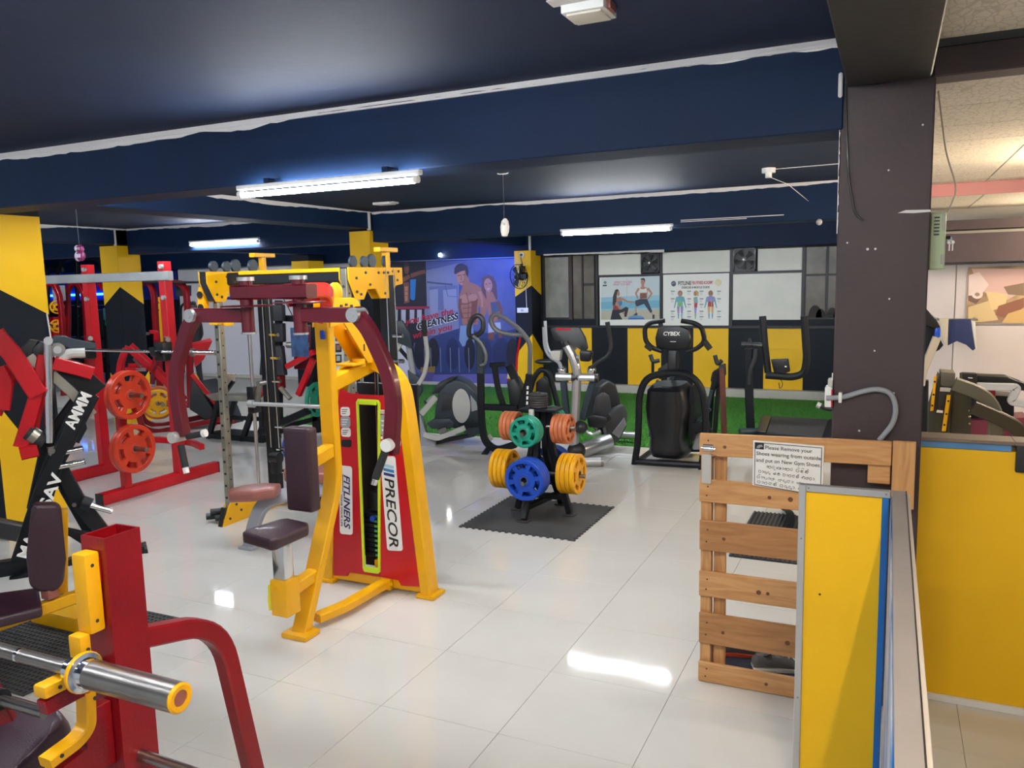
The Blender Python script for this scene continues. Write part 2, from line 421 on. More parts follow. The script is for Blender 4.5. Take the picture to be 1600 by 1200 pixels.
struct('trim_25', B().tube([(-6.19, 4.34, 1.76), (-6.185, 4.35, 1.55), (-6.18, 4.37, 1.4), (-6.16, 4.4, 1.28)], .006, n=6), PEEL)
# back wall
YB = 13.15
struct('wall_back', B().box(-21, .2, YB, YB+.2, 0, 2.9), NAVYW)
wb = bpy.data.objects['wall_back']
struct('wall_left', B().box(-21.2, -21, -4, 13.4, 0, 2.9), NAVYW)
def panel(x0, x1, z0, z1, m, d=.012, name='wall_panel', bev=.003, y=YB): return ob(name, B().box(x0, x1, y-d, y+.002, z0, z1, bev, 1), m, wb)
panel(-14.25, -8.28, 0, 2.36, WALLW); panel(-8.28, -5.96, 2.34, 2.5, WALLW, .02)
panel(-21, -14.3, 2.42, 2.9, mat('ochre_wall_paint', (.62, .36, .1), .6, var=.1)); panel(-21, -14.3, 1.7, 2.42, mat('blue_wall_paint', (.01, .03, .3), .5, var=.15))
for x0, x1 in ((-5.07, -4.63), (-3.99, -3.415), (-2.88, -2.317), (-1.77, -1.18)): panel(x0, x1, .14, 1.108, YELW, .006, 'yellow_panel', .001)
struct('baseboard_back', B().box(-5.4, -.3, 12.98, YB, 0, .14, .008, 2), PLINTH)
struct('baseboard_back', B().box(-14.25, -5.96, 13.1, YB, 0, .07, .004, 1), PLINTH)
# timber strips of the partition above the yellow panels
FR = mat('black_window_frame', (.012, .013, .018), .45)
b = B()
for x in (-5.56, -4.52, -3.41, -2.28, -1.2): b.box(x-.022, x+.022, YB-.035, YB, 1.11, 2.4)
for z in (1.12, 1.975, 2.355): b.box(-5.6 if z != 1.975 else -4.52, -.6 if z != 1.975 else -1.2, YB-.03, YB, z-.02, z+.02)
struct('trim_26', b, FR)
for x0, x1, z0, z1 in ((-4.49, -3.75, 1.995, 2.335), (-3.385, -2.305, 1.995, 2.335), (-1.88, -1.225, 1.995, 2.335), (-2.255, -1.225, 1.235, 1.955)):
    panel(x0, x1, z0, z1, WBOARD, .02, 'white_board')
# windows
GLASSF = mat('frosted_window_glass', (.3, .3, .28), .28, var=.35, vscale=6)
GLASSD = mat('dusty_window_glass', (.17, .145, .115), .3, var=.45, vscale=4)
wn = struct('window_1', B().box(-5.52, -4.98, YB-.02, YB, 1.24, 2.36), FR)
ob('pane', B().box(-5.47, -5.03, YB-.03, YB-.018, 1.28, 2.32, .003, 1), GLASSF, wn)
ob('sash', B().box(-5.03, -4.96, YB-.05, YB-.01, 1.24, 2.36, .004, 1), BRWN, wn)
wn = struct('window_2', B().box(-4.95, -4.56, YB-.02, YB, 1.24, 2.36), FR)
for q in ((-4.95, -4.79, 1.26, 2.34), (-4.76, -4.57, 1.86, 2.34), (-4.76, -4.57, 1.26, 1.82)): ob('pane', B().box(q[0], q[1], YB-.03, YB-.018, q[2], q[3], .003, 1), GLASSD, wn)
ob('sash', B().box(-4.79, -4.76, YB-.045, YB-.01, 1.24, 2.36, .003, 1), FR, wn)
wn = struct('window_3', B().box(-1.18, -.3, YB-.02, YB, 1.24, 2.37), FR)
for x0, x1 in ((-1.16, -.88), (-.84, -.56), (-.52, -.32)):
    for z0, z1 in ((1.93, 2.35), (1.27, 1.9)): ob('pane', B().box(x0, x1, YB-.03, YB-.018, z0, z1, .003, 1), GLASSD, wn)
b = B()                                        # dirt silhouettes low on the glass
for cx, r in ((-1.02, .1), (-.94, .07), (-.78, .08), (-.7, .06)): b.poly([(cx+r*math.cos(t), YB-.031, 1.27+max(0, 1.9*r*math.sin(t))) for t in [math.pi*k/9 for k in range(10)]])
ob('grime', b, mat('window_grime', (.035, .032, .03), .8), wn)
# right-hand room: false ceiling, pink drop, back wall
FC = mat('patterned_ceiling_tile', (.66, .6, .51), .6)
nt = FC.node_tree; vo = nt.nodes.new('ShaderNodeTexVoronoi'); vo.feature = 'DISTANCE_TO_EDGE'; vo.inputs['Scale'].default_value = 17
mp = nt.nodes.new('ShaderNodeMapping'); mp.inputs['Scale'].default_value = (1.6, .9, 1); tc = nt.nodes.new('ShaderNodeTexCoord')
rp = nt.nodes.new('ShaderNodeValToRGB'); rp.color_ramp.elements[0].color = (.52, .47, .39, 1); rp.color_ramp.elements[0].position = .02; rp.color_ramp.elements[1].color = (.68, .62, .53, 1); rp.color_ramp.elements[1].position = .09
nt.links.new(tc.outputs['Object'], mp.inputs[0]); nt.links.new(mp.outputs[0], vo.inputs['Vector']); nt.links.new(vo.outputs['Distance'], rp.inputs[0]); nt.links.new(rp.outputs[0], nt.nodes['Principled BSDF'].inputs['Base Color'])
cr = struct('ceiling', B().box(.12, 5, -4, 12.5, 2.9, 3.0), GROUT)
def ctiles(x0, x1, y0, y1, z):
    x = x0
    while x < x1-.05:
        y = y0
        while y < y1-.05:
            if inview((x+.3, y+.3, z), 350): ob('ceiling_tile', B().box(x+.003, min(x+.597, x1), y+.003, min(y+.597, y1), z, z+.02, .003, 1), FC, cr)
            y += .6
        x += .6
ctiles(.14, 2.5, -.5, 3.74, 2.83); ctiles(.14, 2.5, 3.9, 8.4, 2.71); ctiles(.14, 2.5, 8.45, 11.7, 2.6)
struct('ceiling', B().box(.14, 4, 3.9, 8.44, 2.735, 2.9), GROUT); struct('ceiling', B().box(.14, 4, 8.44, 12, 2.63, 2.9), GROUT)
struct('trim_27', B().box(.14, 4, 8.4, 8.45, 2.6, 2.735), mat('pink_paint', (.72, .3, .28), .5))
RW = mat('rosy_white_wall_panel', (.5, .46, .46), .4, var=.06)
wr = struct('wall_right', B().box(.14, 4, 10.2, 10.4, 0, 2.7), GROUT)
for x0, x1 in ((.14, .655), (.665, 2.2)):
    for z0, z1 in ((0, 1.325), (1.335, 2.0)): ob('wall_panel', B().box(x0, x1, 10.18, 10.2, z0, z1, .003, 1), RW, wr)
b = B().box(.14, 3, 9.9, 10.2, 2.02, 2.32).box(.14, 3, 9.85, 10.2, 2.36, 2.46); struct('beam', b, BRWN)
struct('wall_right', B().box(.14, .2, 10.2, 13.2, 0, 2.7), RW)
# low yellow partition on the right
pw = struct('wall_partition', B().box(.132, 2.6, 3.92, 4.02, .03, 1.165, .003, 1), YELW)
ob('top_band', B().box(.132, .49, 3.912, 4.03, 1.165, 1.195, .002, 1).box(.51, 2.6, 3.912, 4.03, 1.165, 1.195, .002, 1), mat('blue_band_paint', (.12, .32, .62), .4, var=.3), pw)
ob('top_cap', B().box(.125, .5, 3.9, 4.04, 1.195, 1.21, .002, 1).box(.5, 2.6, 3.9, 4.04, 1.195, 1.21, .002, 1), mat('brown_cap', (.2, .15, .12), .5), pw)
struct('baseboard_right', B().box(.132, 2.6, 3.905, 4.03, 0, .03, .002, 1), WHITE)
ob('handle_plate', B().box(.505, .6, 3.9, 3.92, 1.08, 1.2, .008, 2), DGREY, pw, 'dark grey latch plate')
# fluorescent tubes
ORD = ['first', 'second', 'third', 'fourth', 'fifth', 'sixth', 'seventh', 'eighth']
TUBEM = mat('lit_tube', (.93, .97, 1.), .4, emit=TUBE)
def tube_light(c, label, ax='X', L=1.17, em=TUBEM):
    t = T('tube_light', label, 'light', c, 'fluorescent tube lights')
    x, y, z = c; h = L/2+.02
    if y == 3.645: [ob('bracket', B().box(x+s-.02, x+s+.02, y, 3.752, z+.055, z+.085, .003, 1), NAVYB, t) for s in (-.4, .4)]
    if ax == 'X':
        ob('batten', B().box(x-h-.01, x+h+.01, y-.012, y+.03, z+.028, z+.055, .004, 1), WHITE, t)
        for s in (-1, 1): ob('end_cap', B().cyl((x+s*h, y, z+.005), (x+s*(h-.025), y, z+.005), .02, 12), WHITE, t)
        ob('lamp', B().cyl((x-L/2, y, z), (x+L/2, y, z), .015, 12), em, t)
    else:
        ob('batten', B().box(x-.02, x+.02, y-h, y+h, z+.028, z+.055, .004, 1), WHITE, t)
        for s in (-1, 1): ob('end_cap', B().cyl((x, y+s*h, z+.005), (x, y+s*(h-.025), z+.005), .02, 12), WHITE, t)
        ob('lamp', B().cyl((x, y-L/2, z), (x, y+L/2, z), .015, 12), em, t)
    return t
tube_light((-2.82, 3.645, 2.458), 'bright fluorescent tube on the lower edge of the main beam, nearest of the three')
tube_light((-2.64, 8.26, 2.42), 'lit fluorescent tube on the second beam above the two posters')
tube_light((-8.1, 8.27, 2.52), 'lit fluorescent tube far back left, beside the yellow and black pillar')
# unseen tubes added to brighten the room, over the viewer and behind the beams
HID = [(-6.4, .5, 2.83), (-3.6, .1, 2.83), (-2.2, 1.2, 2.83), (-1.5, -.6, 2.83), (-.75, .6, 2.83), (-9.5, 1.5, 2.83)]
for i, c in enumerate(sorted(HID)): tube_light(c, 'unseen tube added on the near ceiling above the viewer, %s from the left' % ORD[i])
for i, x in enumerate((-13.0, -10.6, -8.2, -5.2, -3.8, -2.4, -1.0)): tube_light((x, 4.14, 2.73), 'hidden tube added on the far face of the main beam, %s from the left' % ORD[i])
for i, x in enumerate((-13.5, -11.9, -8.6, -7.2, -4.9, -3.6, -2.3, -1.0)): tube_light((x, 8.67, 2.745), 'hidden tube added on the far face of the second beam, %s from the left' % ORD[i])
tube_light((-6.16, 5.6, 2.7), 'hidden tube added on the far side of the nearer cross beam', 'Y'); tube_light((-6.16, 10.6, 2.66), 'hidden tube added on the far side of the deeper cross beam', 'Y'); tube_light((-10.36, 10.6, 2.64), 'hidden tube added at the back left behind the deeper cross beam', 'Y'); tube_light((-10.36, 5.8, 2.7), 'hidden tube added on the far side of the left cross beam', 'Y')
WARMT = mat('added_warm_tube', (1., .8, .56), .4, emit=TUBE*2.6)  # unseen warm tubes, added to brighten the right-hand room and the yellow partition
for c, wd in (((.32, .9, 2.74), 'nearest the viewer'), ((1.35, 6.4, 2.45), 'over the black machine'), ((1.9, 9.3, 2.3), 'close to the picture')): tube_light(c, 'unseen warm tube added to light the right-hand room, '+wd, 'Y', em=WARMT)
# blue spot lamp and small white bulb over the mural
def lamp(kind, name, loc, col, power, rad=.04, rot=None, **k):
    l = bpy.data.lights.new(name, kind); l.color = col; l.energy = power
    if kind != 'SUN': l.shadow_soft_size = rad
    for a, v in k.items(): setattr(l, a, v)
    o = bpy.data.objects.new(name, l); COL.objects.link(o); o.location = loc
    if rot: o.rotation_euler = rot
    return o
blu = lamp('SPOT', 'blue_lamp', (-6.35, 11.9, 2.3), (.03, .12, 1.), 46, .08, spot_size=2.3, spot_blend=.8)
blu.rotation_euler = (V((-6.7, 13.15, 1.5))-blu.location).to_track_quat('-Z', 'Y').to_euler()
sp = T('spot_bulb', 'small glowing round bulb above the gym mural', 'light', (-7.42, 12.86, 2.43))
ob('bulb', B().ell((-7.42, 12.87, 2.43), .035, .035, .035), mat('lit_bulb', (1, .95, .85), .4, emit=22), sp)
ob('bulb_base', B().cyl((-7.42, 12.87, 2.43), (-7.42, 12.9, 2.46), .03, 10), WHITE, sp)
# ================================================================ REUSABLE PIECES
def plate_parts(m, r=.165, th=.03, hole=.025, slots=6, rim=.012):
    """grip plate about the z axis: ring rim, web with slots, hub. returns (disc, hub)"""
    b = B(); n = slots*8; zi = th*.36
    ri, ro = r*.56, r*.8; w = .345
    # web as slotted polar grid: inner ring, slot band, outer ring, thick rim
    def ring(r0, r1, z0, z1):
        b.lathe((0, 0, 0), (0, 0, 1), [(r0, z0), (r1, z0), (r1, z1), (r0, z1)], n=n, closed=True)
    b.lathe((0, 0, 0), (0, 0, 1), [(ro, -zi), (ro+.004, -th/2), (r-.006, -th/2), (r, -th/2+.006), (r, th/2-.006), (r-.006, th/2), (ro+.004, th/2), (ro, zi)], n=n, closed=True)
    ring(hole, ri, -zi, zi)
    for k in range(slots):
        a0 = 2*math.pi*(k+w)/slots-math.pi*2*.5/slots; a1 = a0+2*math.pi*(1-2*w)/slots
        a0 = 2*math.pi*k/slots-2*math.pi*(.5-w)/slots; a1 = 2*math.pi*k/slots+2*math.pi*(.5-w)/slots
        pts = []
        m4 = 4
        for i in range(m4+1): t = a0+(a1-a0)*i/m4; pts.append((ri*.985*math.cos(t), ri*.985*math.sin(t), -zi))
        for i in range(m4, -1, -1): t = a0+(a1-a0)*i/m4; pts.append((ro*1.015*math.cos(t), ro*1.015*math.sin(t), -zi))
        b.prism(pts, (0, 0, 2*zi))
    h = B().lathe((0, 0, 0), (0, 0, 1), [(hole, -th*.5), (hole*1.9, -th*.5), (hole*2.1, -th*.36), (hole*2.1, th*.36), (hole*1.9, th*.5), (hole, th*.5)], n=20, closed=True)
    return b, h
PL = {}
hole_ = lambda r: .025
def plate(key, m, r, th, pos, axis, label, group, spin=0., slots=6):
    k = (key, r, th)
    rot = V((0, 0, 1)).rotation_difference(V(axis)).to_matrix().to_4x4() @ M.Rotation(spin, 4, 'Z')
    mw = M.Translation(V(pos)) @ rot
    if k not in PL:
        t = T('weight_plate', label, 'weight plate', (0, 0, 0), group, local=True)
        d, h = plate_parts(m, r, th, slots=slots)
        ob('disc', d, m, t); ob('hub', h, m, t); ob('bushing', B().lathe((0, 0, 0), (0, 0, 1), [(hole_(r), -th*.51), (hole_(r)*1.25, -th*.51), (hole_(r)*1.25, th*.51), (hole_(r), th*.51)], n=18, closed=True), STEEL, t)
        t.matrix_world = mw; PL[k] = (t, {t: [c for c in bpy.data.objects if c.parent == t]})
        for c in PL[k][1][t]: PL[k][1][c] = []
        return t
    t, ch = PL[k]
    return dup(t, label=label, group=group, mw=mw, ch=ch)
def grip(b, a, c, r=.017): return b.cyl(a, c, r, 12)

# ================================================================ PEC DECK (red and yellow, centre)
X0 = -2.91
pd = T('pec_fly_machine', 'yellow framed chest fly machine with red weight shroud and maroon arms, centre of the floor', 'exercise machine', (X0, 3.8, 0))
b = B().path([(X0, 3.36, .02), (X0, 3.50, .32), (X0, 3.715, .78), (X0, 3.70, 1.74)], .1, .056, (0, -1, .2), .12)
ob('front_post', b, YEL, pd)
ob('foot_plate', B().box(X0-.085, X0+.085, 3.29, 3.42, 0, .03, .008), YEL, pd)
arch = [(X0+.375, 4.12, .02), (X0+.27, 4.12, 1.1), (X0+.235, 4.12, 1.33), (X0+.1, 4.12, 1.45), (X0-.1, 4.12, 1.45), (X0-.235, 4.12, 1.33), (X0-.27, 4.12, 1.1), (X0-.375, 4.12, .02)]
ob('rear_arch', B().path(arch, .11, .075, (1, 0, 0), .16, n=6), YEL, pd)
ob('base_bar', B().bar((X0-.36, 4.12, .055), (X0+.36, 4.12, .055), .06, .07), YEL, pd)
for s in (-1, 1): ob('foot', B().box(X0+s*.38-.065, X0+s*.38+.065, 4.05, 4.2, 0, .025, .008), YEL, pd)
ob('upper_rail', B().path([(X0, 3.7, 1.36), (X0, 3.92, 1.40), (X0, 4.14, 1.44)], .075, .09, (0, 0, 1), .1), YEL, pd)
ob('pulley_post', B().cyl((X0+.02, 3.99, 1.44), (X0+.02, 3.99, 1.49), .04).box(X0-.07, X0+.07, 3.86, 3.98, 1.455, 1.47, .003, 1), YEL, pd)
for s in (-1, 1):
    x = X0+s*.055
    q = [PX(px, py, X0+.055) for px, py in ((514, 512), (516, 470), (520, 465), (550, 465), (558, 470), (564, 486), (598, 545), (598, 567), (573, 567), (536, 504))]
    b = B().prism([(x, p.y, p.z) for p in q], (s*.01, 0, 0), .002); ob('gusset_plate', b, YEL, pd)
b = B(); p0 = PX(550, 512, X0); p1 = PX(580, 566, X0); b.bar((X0, p0.y, p0.z), (X0, p1.y, p1.z), .1, .03, ch=.2); ob('gusset_web', b, YEL, pd)
b = B()
for px, py in ((569, 543), (592, 543), (585, 530)): c = PX(px, py, X0+.066); b.cyl((c.x, c.y, c.z-.02), (c.x, c.y, c.z+.02), .005, 6)
for px, py in ((532, 478), (548, 478), (540, 476)): c = PX(px, py, X0+.066); b.cyl((c.x, c.y, c.z), (c.x+.012, c.y, c.z), .008, 6)
ob('bolt', b, IRON, pd)
c = PX(524, 457, X0+.03)
ob('pulley', B().lathe((c.x-.012, c.y, c.z), (1, 0, 0), [(.012, 0), (.05, 0), (.058, .004), (.05, .012), (.058, .02), (.05, .024), (.012, .024)], 24), YELP, pd)
ob('lower_rail', B().path([(X0+.02, 3.47, .06), (X0+.07, 3.66, .06), (X0+.085, 4.1, .06)], .075, .05, (0, 0, 1), .06), YEL, pd)
ob('rail_bracket', B().box(X0+.05, X0+.13, 4.05, 4.09, .02, .09, .006).cyl((X0+.12, 4.07, .055), (X0+.14, 4.07, .055), .012, 8), YEL, pd)
# seat
ob('seat_arm', B().bar((X0, 3.5, .31), (X0, 3.27, .285), .07, .07), YEL, pd)
ob('seat_sleeve', B().box(X0-.058, X0+.05, 3.2, 3.31, .17, .37, .006).cyl((X0-.02, 3.2, .33), (X0-.02, 3.195, .33), .008, 8), YEL, pd)
ob('height_lever', B().prism([(X0-.075, 3.2, .34), (X0-.06, 3.2, .34), (X0-.06, 3.2, .2), (X0-.08, 3.2, .19), (X0-.085, 3.2, .24)], (0, .04, 0), .004), mat('lemon_paint', (.75, .68, .02), .4), pd)
ob('seat_post', B().box(X0-.045, X0+.035, 3.215, 3.29, .3, .6, .006), CHROME, pd)
ob('seat', B().prism([(X0-.155, 3.12, .585), (X0+.08, 3.07, .585), (X0+.1, 3.1, .585), (X0+.1, 3.35, .585), (X0+.07, 3.39, .585), (X0-.1, 3.42, .585), (X0-.13, 3.39, .585), (X0-.17, 3.16, .585)], (0, 0, .065), .02, 3), PURP, pd, 'aubergine seat pad')
ob('back_pad', B().box(X0-.09, X0+.09, 3.4, 3.485, .695, 1.165, .022, 3), PURP, pd, 'aubergine back pad')
ob('pad_bracket', B().bar((X0, 3.485, .95), (X0, 3.69, .985), .075, .08), YEL, pd)
# weight shroud with an open slot
ys = 4.075
def shp(pts, d=.012): return [(x, ys, z) for x, z in pts]
b = B()
L = lambda t, a, c: a+(c-a)*t
for pts in ([(-3.235, .05), (-3.125, .06), (-3.11, .09), (-2.992, .09), (-2.975, 1.27), (-3.005, 1.255), (-3.06, 1.262), (-3.09, 1.285), (-3.16, 1.285), (-3.18, 1.25)],
            [(-2.868, .09), (-2.73, .09), (-2.715, .055), (-2.545, .07), (-2.63, 1.25), (-2.66, 1.285), (-2.73, 1.285), (-2.76, 1.262), (-2.815, 1.255)],
            [(-2.992, .09), (-2.868, .09), (-2.869, .135), (-2.99, .135)], [(-2.976, 1.215), (-2.818, 1.215), (-2.815, 1.256), (-2.975, 1.256)]):
    b.prism(shp(pts), (0, .012, 0), .002)
ob('shroud', b, RED, pd)
sl = [(-2.976, 1.215), (-2.818, 1.215), (-2.869, .135), (-2.99, .135)]
b = B()
fr = [(-2.985, .13), (-2.978, .12), (-2.88, .12), (-2.869, .13), (-2.814, 1.205), (-2.822, 1.22), (-2.965, 1.22), (-2.975, 1.205)]
b.path([(x, ys-.004, z) for x, z in fr]+[(fr[0][0], ys-.004, fr[0][1])], .018, .014, (0, 1, 0), 0, .2)
b.obox((-2.895, ys-.006, 1.212), .13, .012, .036, None, .006); b.obox((-2.93, ys-.006, .136), .11, .012, .03, None, .006)
ob('slot_trim', b, mat('neon_lime_plastic', (.62, .82, .02), .35), pd, 'lime green trim around the weight slot')
ob('back_cover', B().box(-3.14, -2.68, 4.3, 4.32, .06, 1.3, .004, 1), BLKP, pd)
b = B()
for s in (-.07, .07): b.cyl((-2.905+s*.4, 4.2, .08), (-2.885+s*.4, 4.2, 1.42), .011, 10)
ob('guide_rod', b, CHROME, pd)
for k in range(9):
    z = .2+.032*k
    ob('stack_plate', B().box(-3.02, -2.83, 4.12, 4.24, z, z+.028, .003, 1), BLK, pd)
b = B()
for k in range(9): z = .206+.032*k; b.box(-2.925, -2.9, 4.117, 4.12, z, z+.014)
ob('stack_number', b, mat('green_print', (.05, .4, .05), .5), pd)
ob('selector_pin', B().cyl((-2.92, 4.12, .46), (-2.92, 4.09, .46), .018, 12), BLUEP, pd, 'blue selector pin')
ob('stack_head', B().box(-2.96, -2.87, 4.13, 4.23, .5, .62, .006).cyl((-2.91, 4.18, .62), (-2.9, 4.18, 1.4), .008, 8), BLKP, pd)
ob('bumper', B().box(-2.94, -2.89, 4.12, 4.2, .13, .18, .006), YEL, pd)
# stickers
def sticker(px, name, m, y=ys-.0025, bev=None):
    q = [PY(x, yy, y) for x, yy in px]; c = sum(q, V())/4; out = []
    for i in range(4):
        p, a, d = q[i], q[i-1], q[(i+1) % 4]
        r = min(.016, (p-a).length*.25, (p-d).length*.25)
        out += [p+(a-p).normalized()*r, p+((a-p).normalized()+(d-p).normalized())*r*.3, p+(d-p).normalized()*r]
    return ob(name, B().prism(out, (0, .002, 0)), m, pd), q
s1, q = sticker([(594, 713), (617.5, 713), (629.5, 861), (605, 860)], 'brand_label', WPRINT)
dn = (q[3]-q[0]).normalized(); rt = (q[1]-q[0]).normalized()
ln = (q[3]-q[0]).length; wd = (q[1]-q[0]).length
f = V((0, -.0015, 0))
txt('PRECOR', s1, q[0]+dn*(ln*.205)+rt*(wd*.24)+f, dn, -rt*-1 if False else rt, .1, KPRINT, 'LEFT', .22, vfit=ln*.73, bold=.012) if False else None
def vtext(s, parent, q, t0, t1, lo, hi, m, shear=.2, bold=.01):
    """words that run down a label; letters stand towards the label's right edge"""
    o = q[0]+(q[3]-q[0])*t0+(q[1]-q[0])*lo+f
    return txt(s, parent, o, q[3]-q[0], q[1]-q[0], (q[1]-q[0]).length*(hi-lo)/.72, m, 'LEFT', shear, vfit=(q[3]-q[0]).length*(t1-t0), bold=bold)
vtext('PRECOR', s1, q, .215, .95, .2, .83, KPRINT)
for i, cc in enumerate(((.35, .6, .75), (.03, .2, .5), (.01, .04, .2))):
    a = .075+.045*i
    P = lambda u, v: q[0]+(q[3]-q[0])*u+(q[1]-q[0])*v+f
    ob('brand_stripe', B().poly([P(a, .16), P(a+.03, .16), P(a+.055, .86), P(a+.025, .86)]), mat('stripe_%d' % i, cc, .5), s1)
s2, q = sticker([(530, 727), (550, 729), (551, 836), (531, 834)], 'maker_label', WPRINT)
vtext('FITLINERS', s2, q, .12, .9, .36, .84, mat('indigo_print', (.02, .015, .12), .5), .25, .015)
vtext('MOVE YOUR LIFE', s2, q, .42, .88, .1, .24, KPRINT, 0, 0)
ob('label_rule', B().poly([q[0]+(q[3]-q[0])*.12+(q[1]-q[0])*.26+f, q[0]+(q[3]-q[0])*.38+(q[1]-q[0])*.26+f, q[0]+(q[3]-q[0])*.38+(q[1]-q[0])*.31+f, q[0]+(q[3]-q[0])*.12+(q[1]-q[0])*.31+f]), KPRINT, s2)
for px, nm, m in (([(532, 636), (546, 636), (547, 650), (532, 650)], 'info_label', WPRINT), ([(532, 650.5), (547, 650.5), (547.5, 668), (532, 668)], 'info_label', GREY), ([(533, 668.5), (547.5, 668.5), (548, 683), (533, 682)], 'info_label', WPRINT), ([(533, 687), (549, 687), (549, 699), (533, 698)], 'info_label', BLKP),
                   ([(591, 640), (607, 641), (608, 647), (592, 646)], 'info_label', WPRINT), ([(593, 648), (608, 648), (609, 681), (595, 681)], 'info_label', GREY), ([(595, 682), (609, 682), (609, 687), (595, 686)], 'info_label', WPRINT)):
    s3, qq = sticker(px, nm, m)
    if m in (WPRINT, GREY) and nm == 'info_label':
        b = B(); P = lambda u, v: qq[0]+(qq[3]-qq[0])*v+(qq[1]-qq[0])*u+f
        for k in range(3):
            v = .25+.22*k; b.poly([P(.15, v), P(.8-.1*k, v), P(.8-.1*k, v+.07), P(.15, v+.07)])
        ob('small_print', b, KPRINT if m is WPRINT else WPRINT, s3)
# fly arms: cross beam, two hanging pivots, bent arms with grips
ya = 3.28
ob('arm_beam', B().bar((-3.15, ya, 1.905), (-2.645, ya, 1.905), .085, .075), MAROON, pd)
ob('curved_neck', B().path([(X0+.12, ya, 1.905), (X0+.1, 3.6, 1.91), (X0+.03, 3.71, 1.85), (X0, 3.71, 1.72)], .08, .07, (1, 0, 0), .12), mat('scarlet_paint', (.75, .03, .02), .3, coat=.4), pd)
for s, hx in ((-1, -3.076), (1, -2.727)):
    ob('pivot_post', B().cyl((hx, ya, 1.69), (hx, ya, 1.97), .034, 16), MAROON, pd)
    ob('pivot_cap', B().cyl((hx, ya, 1.965), (hx, ya, 1.985), .045, 18).cyl((hx, ya, 1.685), (hx, ya, 1.695), .04, 18), SILV, pd)
    ob('cam_disc', B().lathe((hx, ya, 1.838+.008*s), (0, 0, 1), [(.03, 0), (.13, 0), (.135, .004), (.13, .008), (.03, .008)], 28), MAROON, pd)
    ex = X0+s*.55; xh = X0+s*.7
    ob('arm', B().bar((hx, ya, 1.785), (ex+s*-.02, ya, 1.785), .05, .075), MAROON, pd)
    pts = [(ex-s*.03, ya, 1.8), (ex+s*.05, ya, 1.72), (xh+s*.01, ya, 1.5), (xh+s*.03, ya, 1.36), (xh, ya, 1.1)]
    ob('forearm', B().path(pts, .075, .055, (0, 1, 0), .1), MAROON, pd)
    ob('arm_pivot', B().cyl((ex-s*.01, ya-.05, 1.785), (ex-s*.01, ya+.04, 1.785), .036, 20).cyl((ex-s*.01, ya-.054, 1.785), (ex-s*.01, ya-.05, 1.785), .014, 12), SILV, pd)
    g = B(); hz = 1.13
    if s > 0:
        ob('grip_bolt', B().cyl((xh+.01, ya-.06, 1.15), (xh+.01, ya+.03, 1.15), .032, 16), WHITE, pd)
        ob('grip', B().cyl((xh-.0, ya-.05, 1.12), (xh-.05, ya-.07, .985), .02, 12), RUB, pd); ob('grip_end', B().cyl((xh-.05, ya-.07, .985), (xh-.06, ya-.074, .955), .016, 12), CHROME, pd)
    else:
        ob('grip_bolt', B().cyl((xh-.03, ya-.06, 1.1), (xh-.03, ya+.03, 1.1), .032, 16), LGREY, pd)
        ob('grip', B().cyl((xh+.03, ya-.05, 1.06), (xh+.075, ya-.07, .94), .02, 12).cyl((xh+.03, ya, 1.1), (xh+.13, ya+.02, 1.12), .018, 12), RUB, pd)
        ob('grip_end', B().cyl((xh+.075, ya-.07, .94), (xh+.085, ya-.074, .91), .017, 12).cyl((xh+.13, ya+.02, 1.12), (xh+.15, ya+.024, 1.125), .022, 12), WHITE, pd)
ob('drive_strap', B().path([(-2.73, 3.2, 1.843), (-2.85, 3.5, 1.85), (X0, 3.75, 1.85)], .01, .03, (0, 0, 1), .05), RED, pd)
ob('clip', B().box(X0+.0, X0+.03, 3.66, 3.672, 1.63, 1.68, .003), BLUEP, pd, 'small blue tag')

